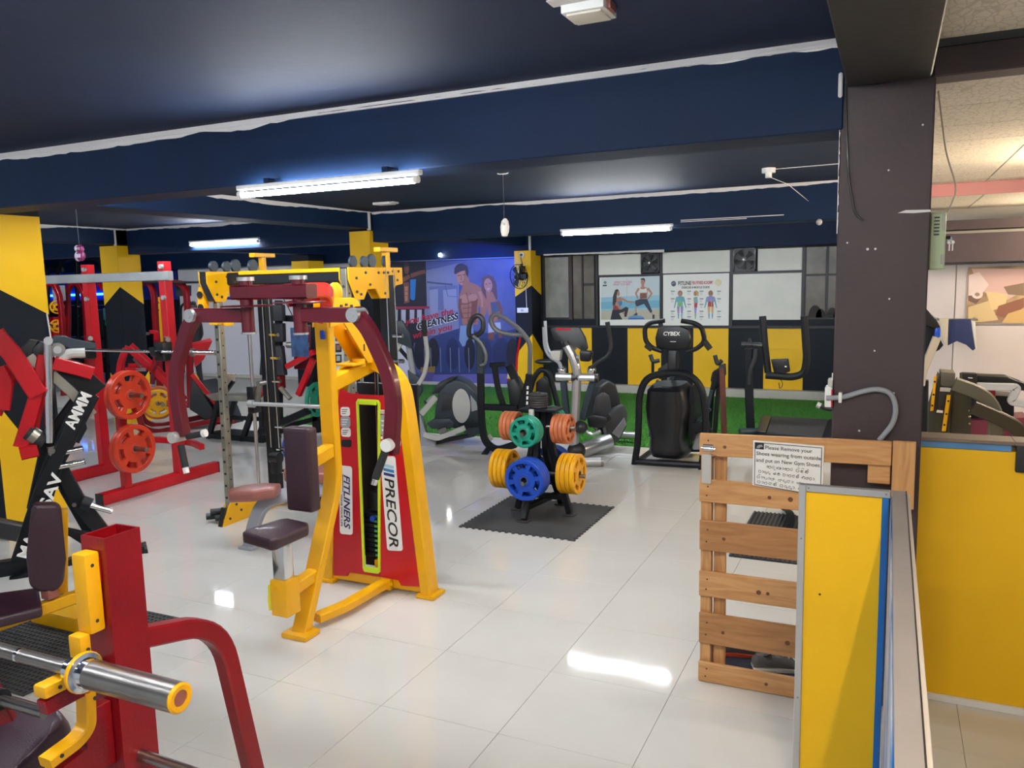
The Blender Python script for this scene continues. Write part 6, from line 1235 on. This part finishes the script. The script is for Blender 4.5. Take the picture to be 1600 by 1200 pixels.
# exhaust fans
def xfan(x0, x1, z0, z1, label, sp):
    cx, cz = (x0+x1)/2, (z0+z1)/2; t = T('exhaust_fan', label, 'fan', (cx, YB-.04, cz), 'exhaust fans'); r = (x1-x0)*.46
    b = B(); 
    for q in ((x0, x1, z0, z0+.02), (x0, x1, z1-.02, z1), (x0, x0+.02, z0, z1), (x1-.02, x1, z0, z1)): b.box(q[0], q[1], YB-.07, YB-.02, q[2], q[3])
    ob('frame', b, BLKP, t); ob('back', B().box(x0, x1, YB-.034, YB-.031, z0, z1), FR, t)
    ob('ring', B().lathe((cx, YB-.075, cz), (0, 1, 0), [(r, 0), (r+.012, 0), (r+.012, .03), (r, .03)], 32, True), DGREY, t); ob('motor', B().cyl((cx, YB-.1, cz), (cx, YB-.06, cz), .035, 18), BLKP, t); ob('hub_cap', B().obox((cx-.005, YB-.103, cz), .03, .006, .03, M.Rotation(.8, 3, 'Y')), WHITE, t)  # the small white square on the motor is a painted glint
    for i in range(5):
        a = sp+i*1.2566; d = V((math.cos(a), 0, math.sin(a))); e = V((-math.sin(a), 0, math.cos(a)))
        c = V((cx, YB-.075, cz)); q = [c+d*.03-e*.015, c+d*r*.92-e*.05+V((0, -.012, 0)), c+d*r*.95+e*.035+V((0, .012, 0)), c+d*.03+e*.02]; ob('blade', B().prism(q, (0, .003, 0)), DGREY, t)
    return t
xfan(-3.74, -3.43, 2.015, 2.335, 'black square exhaust fan above the poster of two women', .3); xfan(-2.25, -1.905, 2.0, 2.36, 'black square exhaust fan above the blank white board', .9)
# wall fan, camera, socket on the pillar
wf = T('wall_fan', 'black caged wall fan on the yellow pillar beside the mural', 'fan', (-5.76, 12.65, 2.1)); fc = PY(812, 432, 12.45); fn = V((-.35, -1, -.1)).normalized()
ob('bracket', B().bar((-5.68, 12.7, 2.12), (-5.68, 12.55, 2.12), .05, .12).cyl((-5.68, 12.6, 2.05), (-5.68, 12.6, 2.22), .02), BLKP, wf); ob('motor', B().lathe(fc-fn*.02, -fn, [(.0, 0), (.06, .0), (.075, .03), (.06, .13), (.02, .15)], 18), BLKP, wf)
ru = fn.orthogonal().normalized(); rv = fn.cross(ru); R_ = .205
for i in range(14):
    a = i*2*math.pi/14; d = ru*math.cos(a)+rv*math.sin(a); ob('cage_wire', B().tube([fc+fn*.09+d*.03, fc+fn*.075+d*R_*.8, fc+fn*.02+d*R_, fc-fn*.04+d*R_*.8, fc-fn*.05+d*.06], .0025, .05, 5, bn=3), BLKP, wf)
ob('cage_ring', B().lathe(fc+fn*.02, fn, [(R_-.004, -.005), (R_+.005, -.005), (R_+.005, .005), (R_-.004, .005)], 36, True), BLKP, wf)
for i in range(3):
    a = i*2.094+.4; d = ru*math.cos(a)+rv*math.sin(a); e = fn.cross(d); ob('blade', B().prism([fc+fn*.03+d*.02-e*.02, fc+fn*.04+d*.16-e*.08, fc+fn*.02+d*.18+e*.03, fc+fn*.03+d*.03+e*.03], fn*.003), mat('smoke_blade', (.04, .05, .07), .3), wf)
ob('cap', B().cyl(fc+fn*.085, fc+fn*.095, .035, 16), DGREY, wf); ob('cord', B().tube([(-5.66, 12.6, 2.2), (-5.7, 12.62, 2.3), (-5.72, 12.66, 2.34), (-5.715, 12.68, 2.36)], .006, .03, 6), BLKP, wf)
so = T('wall_socket', 'round white socket with a black plug on the yellow pillar above the fan', 'socket', (-5.71, 12.69, 2.37)); ob('base', B().cyl((-5.71, 12.69, 2.37), (-5.71, 12.67, 2.37), .045, 18), WHITE, so); ob('plug', B().cyl((-5.71, 12.67, 2.37), (-5.71, 12.64, 2.37), .02, 12), BLKP, so)
so = T('switch_plate', 'white switch plate on the dark part of the pillar below the wall fan', 'switch', (-5.7, 12.69, 1.42)); ob('plate', B().box(-5.82, -5.61, 12.675, 12.692, 1.385, 1.47, .004), WHITE, so); ob('rocker', B().box(-5.75, -5.7, 12.67, 12.678, 1.405, 1.45, .003), LGREY, so); ob('cord', B().cyl((-5.64, 12.68, 1.47), (-5.65, 12.68, 2.0), .006, 6), WHITE, so)
# things hanging from or fixed to the ceiling
def hang(loc, zt, label, mroon):
    x, y, z_ = loc; t = T('hanging_tag', label, 'tag', loc); ob('string', B().cyl((x, y, z_+.14), (x, y, zt), .0025, 6), DGREY, t); ob('hook', B().tube([(x-.05, y, zt-.005), (x-.03, y, zt-.012), (x+.03, y, zt-.012), (x+.05, y, zt-.005)], .005, .02, 6), LGREY, t)
    if mroon:
        ob('body', B().ell((x+.01, y, z_+.1), .042, .03, .045).ell((x+.012, y, z_+.035), .05, .034, .055), mat('maroon_plastic', (.2, .02, .1), .4), t); ob('side', B().ell((x-.03, y, z_+.105), .03, .028, .035).ell((x-.03, y, z_+.03), .035, .03, .05), mat('pale_lilac_plastic', (.6, .5, .66), .4), t)
        ob('label', B().box(x-.015, x+.05, y-.036, y-.034, z_+.015, z_+.05), mat('pale_lilac_plastic', (.6, .5, .66), .4), t); txt('TTTT', t, (x+.015, y-.036, z_+.09), (1, 0, 0), (0, 0, 1), .03, WPRINT)
    else:
        ob('body', B().lathe((x, y, z_), (.06, 0, 1), [(.0, 0), (.022, .004), (.033, .04), (.036, .08), (.028, .125), (.012, .145), (.0, .148)], 18), mat('ivory_plastic', (.7, .66, .58), .45), t); ob('spot', B().ell((x+.012, y-.033, z_+.1), .01, .006, .012), LGREY, t)
hang((-2.852, 6.0, 2.29), 2.8, 'ivory oval tag hanging on a thread from the ceiling, in front of the second beam', False); hang((-7.265, 5.5, 2.245), 2.8, 'maroon and lilac tag hanging on a thread over the red squat rack', True)
cl = T('ceiling_light', 'unlit square white ceiling light close to the top edge', 'light', (-1.0, 2.87, 2.9)); ob('body', B().box(-1.09, -.93, 2.8, 2.95, 2.868, 2.9, .005), WHITE, cl); ob('diffuser', B().box(-1.075, -.945, 2.815, 2.935, 2.86, 2.87, .004), mat('cream_diffuser', (.72, .68, .58), .5), cl); ob('patch', B().box(-1.12, -.95, 2.74, 2.81, 2.896, 2.9), PEEL, cl); ob('clip', B().box(-.93, -.915, 2.83, 2.9, 2.87, 2.9, .004), BROWN, cl)
jb = T('junction_box', 'small white box on the dark ceiling between the two beams', 'box', (-5.0, 7.4, 2.8)); ob('box', B().box(-5.05, -4.85, 7.35, 7.5, 2.775, 2.8, .005), WHITE, jb); ob('lid', B().box(-4.86, -4.8, 7.37, 7.48, 2.78, 2.8, .004), LGREY, jb)
lh = T('lamp_holder', 'empty white bulb holder on the ceiling near the brown column', 'light', (-1.05, 7.9, 2.8)); p_ = PZ(1201, 270, 2.76); ob('holder', B().cyl((p_.x, p_.y, 2.72), (p_.x, p_.y, 2.76), .026, 14), WHITE, lh); ob('rose', B().cyl((p_.x, p_.y, 2.76), (p_.x, p_.y, 2.797), .055, 14), WHITE, lh); ob('wire', B().tube([(p_.x, p_.y, 2.785), (p_.x+.6, p_.y+.0, 2.79), (-.25, p_.y, 2.79)], .0035, n=6), WHITE, lh); ob('flex', B().tube([(p_.x+.02, p_.y, 2.72), (p_.x+.15, p_.y+.02, 2.66), (p_.x+.2, 8.28, 2.62)], .003, .05, 6), WHITE, lh)
wi = ob('cable_trunking', B().box(-1.95, -.95, 8.285, 8.3, 2.50, 2.508).box(-1.95, -1.3, 8.285, 8.3, 2.485, 2.492), PEEL); tag(wi, 'thin white trunking running right from the tube on the second beam', 'cable')
sw = ob('ceiling_sensor', B().ell(PY(1280, 347, 8.28), .028, .02, .03), LGREY); tag(sw, 'small round grey sensor on the second beam near the brown column', 'sensor')
br = ob('ceiling_bracket', B().box(-10.3, -10.1, 7.15, 7.2, 2.77, 2.8).box(-10.23, -10.17, 7.15, 7.2, 2.7, 2.77), PEEL); tag(br, 'small white T-shaped bracket at the ceiling above the yellow pillar', 'bracket')
# picture in the right-hand room
rm = ob('wall_picture', B().box(.772, 1.45, 10.165, 10.18, 1.36, 1.965), mat('tan_picture', (.42, .3, .16), .4, var=.7, vscale=5, col2=(.18, .1, .07))); tag(rm, 'tan and rose picture on the white panels of the right-hand room', 'picture')
z = zoomer(0, 0, 1., 10.165)
sh = [((.5, .33, .3), P((1518, 420), (1600, 420), (1600, 455), (1570, 470), (1535, 455))), ((.6, .48, .46), P((1514, 430), (1530, 425), (1545, 445), (1530, 465), (1513, 470))), ((.5, .38, .2), P((1513, 480), (1545, 470), (1560, 500), (1513, 505))), ((.55, .42, .22), P((1540, 455), (1575, 460), (1570, 480), (1550, 485))), ((.2, .08, .05), P((1560, 478), (1600, 465), (1600, 480), (1575, 498), (1555, 492))), ((.14, .08, .07), P((1513, 462), (1538, 460), (1525, 475), (1513, 470))), ((.6, .5, .46), zb(1527, 460, 9, 7)), ((.25, .16, .14), zb(1527, 460, 4, 3)), ((.18, .12, .08), P((1568, 448), (1600, 442), (1600, 462), (1575, 460))), ((.45, .3, .12), P((1575, 490), (1600, 482), (1600, 505), (1565, 505)))]
flat('print', rm, (0, 10.165, 0), OU, OV, sh)
# ================================================================ BACK LEFT MACHINES
t = T('chest_supported_row', 'black machine with two tall back pads and red arms behind the smith machine', 'exercise machine', (-6.3, 7.3, 0)); k = PlaneKit(t, (-6.3, 7.2, 0), 0)
k.slab('head_pad', [(413, 476), (440, 476), (441, 502), (412, 502)], .07, BVIN, 0, .02); k.slab('back_pad', [(412, 506), (440, 505), (441, 535), (411, 536)], .08, BVIN, 0, .02, 3); k.slab('back_pad', [(410, 541), (441, 540), (446, 587), (407, 586)], .08, BVIN, -.03, .02, 3); k.bar('spine', [(426, 470), (427, 640)], .08, BLK, .06, .1)
k.bar('lever', [(448, 573), (491, 550)], .06, RED, .05, 0); k.bar('lever', [(485, 562), (462, 618)], .07, RED, .05, .05); k.bar('lever', [(425, 586), (410, 618)], .06, RED, .05, -.05); k.slab('red_block', [(425, 588), (437, 588), (438, 608), (427, 608)], .1, DRED, .0, .01)
k.slab('weight_cover', [(441, 510), (468, 510), (468, 580), (441, 580)], .15, MAROON, .2, .01); k.tube('horn', [(449, 539), (481, 539)], .035, GALV, 0); k.bar('top_bar', [(400, 497), (480, 500)], .07, BLK, .06, .12); k.bar('post', [(475, 500), (478, 680)], .09, BLK, .08, .2)
k.bar('base_rail', [(420, 672), (490, 640)], .08, BLK, .1, -.1); k.bar('base_rail', [(400, 690), (440, 668), (490, 655)], .06, BLK, .08, .2); k.tube('foot_peg', [(443, 605), (458, 622)], .03, GALV, -.05); k.bar('seat_stem', [(430, 600), (432, 670)], .08, BLK, .07, .05)
plate('green', GREENP, .2, .04, k.p(487, 626, .1), (1, 0, 0), 'green plate on the low bar of the black row machine', 'plates on back machines'); plate('blue', BLUEP, .2, .04, k.p(489, 688, -.3), (1, 0, 0), 'blue plate low down behind the aubergine back pad', 'plates on back machines')
t = T('flat_bench', 'low black trestle bench with a pale top behind the smith machine upright', 'bench', (-7.4, 7.6, 0)); k = PlaneKit(t, (-7.4, 7.62, 0), 0)
k.slab('top', [(320, 617), (412, 620), (412, 628), (332, 626)], .3, GALV, 0, .006); 
for off in (0, .3): k.bar('leg', [(341, 628), (326, 685)], .07, BLK, .05, off); k.bar('leg', [(398, 632), (378, 690)], .07, BLK, .05, off); k.bar('leg', [(408, 632), (410, 684)], .06, BLK, .05, off)
k.bar('foot_bar', [(326, 680), (412, 688)], .07, BLK, .35, .15); k.bar('brace', [(345, 655), (400, 658)], .05, BLK, .05, .15)
t = T('ab_bench', 'slanted black bench with red rails behind the red leg of the fly machine', 'bench', (-8.2, 8.4, 0)); k = PlaneKit(t, (-8.2, 8.4, 0), 0)
k.slab('pad', [(305, 595), (340, 640), (352, 672), (300, 655)], .3, BVIN, .1, .02); k.bar('rail', [(303, 625), (338, 668), (352, 672)], .06, RED, .05, 0); k.bar('base', [(303, 668), (356, 660)], .06, DRED, .06, .1); k.slab('beige_board', [(312, 586), (342, 588), (340, 600), (328, 606)], .03, mat('beige_board', (.45, .36, .27), .6), .3, .004); k.bar('prop', [(340, 600), (312, 640)], .05, BLK, .05, .3); k.bar('leg', [(345, 640), (350, 680)], .05, BLK, .05, .2)
# far-left machines
def red_tower(P_, el, label):
    t = T('cable_tower', label, 'exercise machine', P_); return t, PlaneKit(t, P_, 0)
t, k = red_tower((-13.2, 10, 0), 0, 'dark red machine with an arched frame and yellow plates at the far left')
for off in (0, .5): k.bar('arch_side', [(67, 560), (69, 500), (67, 455), (74, 443), (84, 443), (93, 460), (97, 500), (99, 565)], .09, DRED, .08, off, .3); k.bar('base', [(60, 650), (105, 648)], .09, DRED, .09, off); k.bar('leg', [(68, 560), (70, 650)], .09, DRED, .08, off); k.bar('leg', [(99, 560), (100, 650)], .09, DRED, .08, off)
k.slab('pad', [(72, 446), (86, 446), (88, 470), (76, 476)], .1, GREY, .1, .01); k.slab('shroud', [(51, 498), (68, 496), (68, 560), (51, 560)], .3, RED, .2, .01); k.slab('white_tag', [(66, 505), (71, 505), (71, 518), (66, 518)], .01, WPRINT, -.06, .001); k.slab('yellow_tag', [(67, 512), (72, 512), (72, 518), (67, 518)], .01, YELP, -.08, .001); k.tube('cable', [(77, 498), (80, 505), (88, 508)], .015, CHROME, -.08, .05)
for i, y in enumerate((480, 510)): plate('fy%d' % i, YELP, .125, .05, k.p(85, y, .05), (1, -.3, 0), 'yellow disc %s in the dark red arched machine at far left' % ('upper' if i == 0 else 'lower'), 'discs in the far machine', 0, 5)
t, k = red_tower((-12.4, 9.6, 0), 0, 'dark red frame with a yellow weight column and black roof behind the yellow pillar')
for pts in ([(217, 442), (219, 500), (222, 560), (225, 640)], [(222, 441), (236, 443), (241, 460), (244, 520), (248, 560), (252, 640)], [(262, 440), (284, 443), (291, 455), (294, 500), (296, 560), (298, 640)]): k.bar('frame_tube', pts, .09, DRED, .08, 0, .2)
k.slab('weight_column', [(226, 465), (240, 465), (242, 548), (231, 548)], .1, YEL, .15, .006)
for i in range(6): k.slab('column_slot', [(231, 472+12*i), (237, 472+12*i), (237, 475+12*i), (231, 475+12*i)], .004, KPRINT, .145, 0)
k.slab('roof', [(216, 439), (296, 440), (296, 443), (216, 442)], .6, BLKP, -.1, .004); k.slab('black_pad', [(271, 446), (288, 446), (288, 463), (271, 463)], .1, BVIN, .05, .01); k.tube('bar', [(213, 521), (248, 520)], .025, STEEL, -.2); k.bar('arm', [(243, 518), (252, 518), (252, 530)], .06, RED, .05, -.1, .02); k.bar('base', [(222, 640), (300, 636)], .09, DRED, .1, 0); k.tube('cage', [(275, 560), (275, 480), (280, 474), (290, 473)], .02, BLKP, .1, .05)
t, k = red_tower((-13.6, 11.5, 0), 0, 'black cage rack with rounded top bars against the blue back wall')
for pts in ([(50, 432), (58, 419), (66, 417), (98, 417), (98, 425)], [(90, 428), (98, 408), (106, 404), (150, 403), (160, 412), (164, 430)]): k.tube('top_bar', pts, .045, BLK, 0, .2)
for x in (60, 106, 150, 166): k.bar('post', [(x, 405 if x > 100 else 420), (x+6, 610)], .07, BLK, .07, .2)
for y in (440, 480, 530, 575): k.bar('shelf_bar', [(58, y), (168, y)], .06, BLK, .2, .3)
for x, y in ((122, 493), (121, 479), (134, 494)): k.disc('chrome_end', x, y, .02, .05, CHROME, .0)
k.slab('dark_pad', [(112, 485), (160, 485), (162, 560), (114, 560)], .2, BVIN, .3, .02); k.slab('green_mat', [(157, 500), (166, 500), (166, 509), (157, 509)], .1, GREENP, .1, .005); k.slab('teal_towel', [(157, 482), (164, 482), (166, 500), (158, 500)], .05, mat('teal_cloth', (.05, .2, .25), .8), .05, .01); k.slab('red_letter', [(153, 443), (163, 443), (163, 448), (160, 448), (160, 453), (157, 453), (157, 448), (153, 448)], .02, RED, -.02, .001)
led = ob('led_strip', B().bar(PY(50, 463, 13.11), PY(172, 459, 13.11), .05, .05), mat('lit_blue_led', (.02, .15, 1.), .4, emit=6)); tag(led, 'glowing blue light strip along the back wall at far left', 'light')
rb = ob('round_badge', B().cyl((-11.9, 13.13, 2.0), (-11.9, 13.1, 2.0), .22, 28), mat('badge_blue', (.02, .05, .3), .4)); c_ = PY(357, 452, 13.1); rb.location = (c_.x+11.9, 0, c_.z-2.0); tag(rb, 'round blue and white gym badge on the white back wall', 'badge')
ob('badge_wave', B().prism([(-12.1, 13.098, 1.95), (-11.9, 13.098, 1.98), (-11.7, 13.098, 2.03), (-11.72, 13.098, 1.9), (-11.9, 13.098, 1.84), (-12.08, 13.098, 1.88)], (0, .002, 0)), WPRINT, rb); ob('badge_figure', B().prism([(-11.98, 13.097, 2.0), (-11.95, 13.097, 2.1), (-11.9, 13.097, 2.06), (-11.86, 13.097, 2.13), (-11.82, 13.097, 2.02)], (0, .002, 0)), WPRINT, rb)
ds = T('framed_photos', 'pale noticeboard with small framed pictures seen through the yellow fly machine frame', 'board', (-6.8, 11.2, 0)); k = PlaneKit(ds, (-6.8, 11.2, 0), 0)
k.slab('board', [(512, 505), (556, 505), (560, 600), (516, 600)], .03, WBOARD, .02, .004)
for i in range(3):
    for j in range(2): k.slab('photo', [(524+14*j, 520+17*i), (533+14*j, 520+17*i), (533+14*j, 533+17*i), (524+14*j, 533+17*i)], .01, DGREY, .0, .001); k.slab('photo_print', [(526+14*j, 522+17*i), (531.5+14*j, 522+17*i), (531.5+14*j, 530+17*i), (526+14*j, 530+17*i)], .004, SKIN if (i+j) % 2 else LGREY, -.004, 0)
k.bar('stand', [(535, 600), (537, 660)], .05, BLK, .05, .04)
# ================================================================ PERSON AT THE BACK
def person(px, py):
    t = T('person', 'person with black tied-up hair in dark clothes standing far back, face turned left', 'person', (px, py, 0))
    J = {'pel': (0, 0, .9, .125), 'wa': (0, 0, 1.05, .11), 'ch': (0, .01, 1.23, .13), 'sh': (0, 0, 1.33, .1), 'ne': (-.01, 0, 1.40, .05), 'h1': (-.02, 0, 1.46, .07), 'h2': (-.02, 0, 1.53, .085), 'h3': (0, 0, 1.59, .075)}
    E_ = [('pel', 'wa'), ('wa', 'ch'), ('ch', 'sh'), ('sh', 'ne'), ('ne', 'h1'), ('h1', 'h2'), ('h2', 'h3')]
    for s, n in ((1, 'l'), (-1, 'r')):
        J.update({n+'hi': (0, s*.09, .86, .09), n+'kn': (-.03, s*.1, .48, .06), n+'an': (.02, s*.1, .09, .04), n+'to': (-.13, s*.11, .035, .035), n+'s': (0, s*.17, 1.31, .055), n+'e': (-.02, s*.22, 1.06, .042), n+'w': (-.15, s*.2, .88, .03), n+'p': (-.2, s*.19, .84, .032)})
        E_ += [('pel', n+'hi'), (n+'hi', n+'kn'), (n+'kn', n+'an'), (n+'an', n+'to'), ('sh', n+'s'), (n+'s', n+'e'), (n+'e', n+'w'), (n+'w', n+'p')]
        for i in range(4):
            q = n+'f%d' % i; J[q] = (-.23-.004*i, s*(.16+.02*i), .82, .009); J[q+'b'] = (-.265+.004*i, s*(.16+.02*i), .79, .008); J[q+'c'] = (-.27, s*(.16+.02*i), .762, .007); E_ += [(n+'p', q), (q, q+'b'), (q+'b', q+'c')]
        J[n+'t'] = (-.2, s*.145, .82, .01); J[n+'tb'] = (-.235, s*.135, .8, .009); E_ += [(n+'p', n+'t'), (n+'t', n+'tb')]
    ks = list(J); me = bpy.data.meshes.new('body'); me.from_pydata([J[k][:3] for k in ks], [(ks.index(a), ks.index(b)) for a, b in E_], []); me.update()
    o = bpy.data.objects.new('body', me); COL.objects.link(o); sk = o.modifiers.new('s', 'SKIN'); sk.use_smooth_shade = True
    for i, k in enumerate(ks): me.skin_vertices[0].data[i].radius = (J[k][3], J[k][3]); me.skin_vertices[0].data[i].use_root = (k == 'pel')
    ss = o.modifiers.new('u', 'SUBSURF'); ss.levels = ss.render_levels = 1
    m2 = bpy.data.meshes.new_from_object(o.evaluated_get(bpy.context.evaluated_depsgraph_get())); bpy.data.objects.remove(o)
    b = B(); b.bm.from_mesh(m2); ROOTM['person_l'] = M.Identity(4); o = ob('body', b, [SKIN, mat('dark_shirt', (.015, .016, .02), .8), mat('dark_trousers', (.02, .02, .03), .8)])
    for p in o.data.polygons: p.material_index = 0 if p.center.z > 1.37 or (p.center.x < -.1 and p.center.z > .7) else 1 if p.center.z > .92 else 2; p.use_smooth = True
    o.parent = t
    for nm, b, m in (('nose', B().cyl((-.1, 0, 1.53), (-.13, 0, 1.5), .012, 8, .016), SKIN), ('mouth', B().ell((-.098, 0, 1.465), .008, .025, .006), mat('lips', (.3, .09, .08), .5)), ('hair', B().ell((.015, 0, 1.585), .105, .092, .085).ell((.06, 0, 1.54), .06, .08, .09), HAIR), ('hair_bun', B().ell((.07, 0, 1.66), .045, .045, .04), HAIR)):
        q = ob(nm, b, m); q.parent = t
    for s in (-1, 1):
        q = ob('eye', B().ell((-.098, s*.032, 1.53), .01, .014, .009), KPRINT); q.parent = t
        q = ob('ear', B().ell((-.005, s*.085, 1.52), .02, .008, .03), SKIN); q.parent = t
pp_ = PY(299, 487, 11.0); person(pp_.x, pp_.y)
split_loose({'pivot_cap', 'grip_end', 'twin_pulley_disc', 'bolt', 'screw', 'grip', 'roller_stop', 'guide_rod', 'base_bar', 'rear_beam', 'top_cap', 'top_band', 'bench_rail', 'side_foot', 'peg_strut', 'body', 'side', 'hair', 'key'} - {'body'})
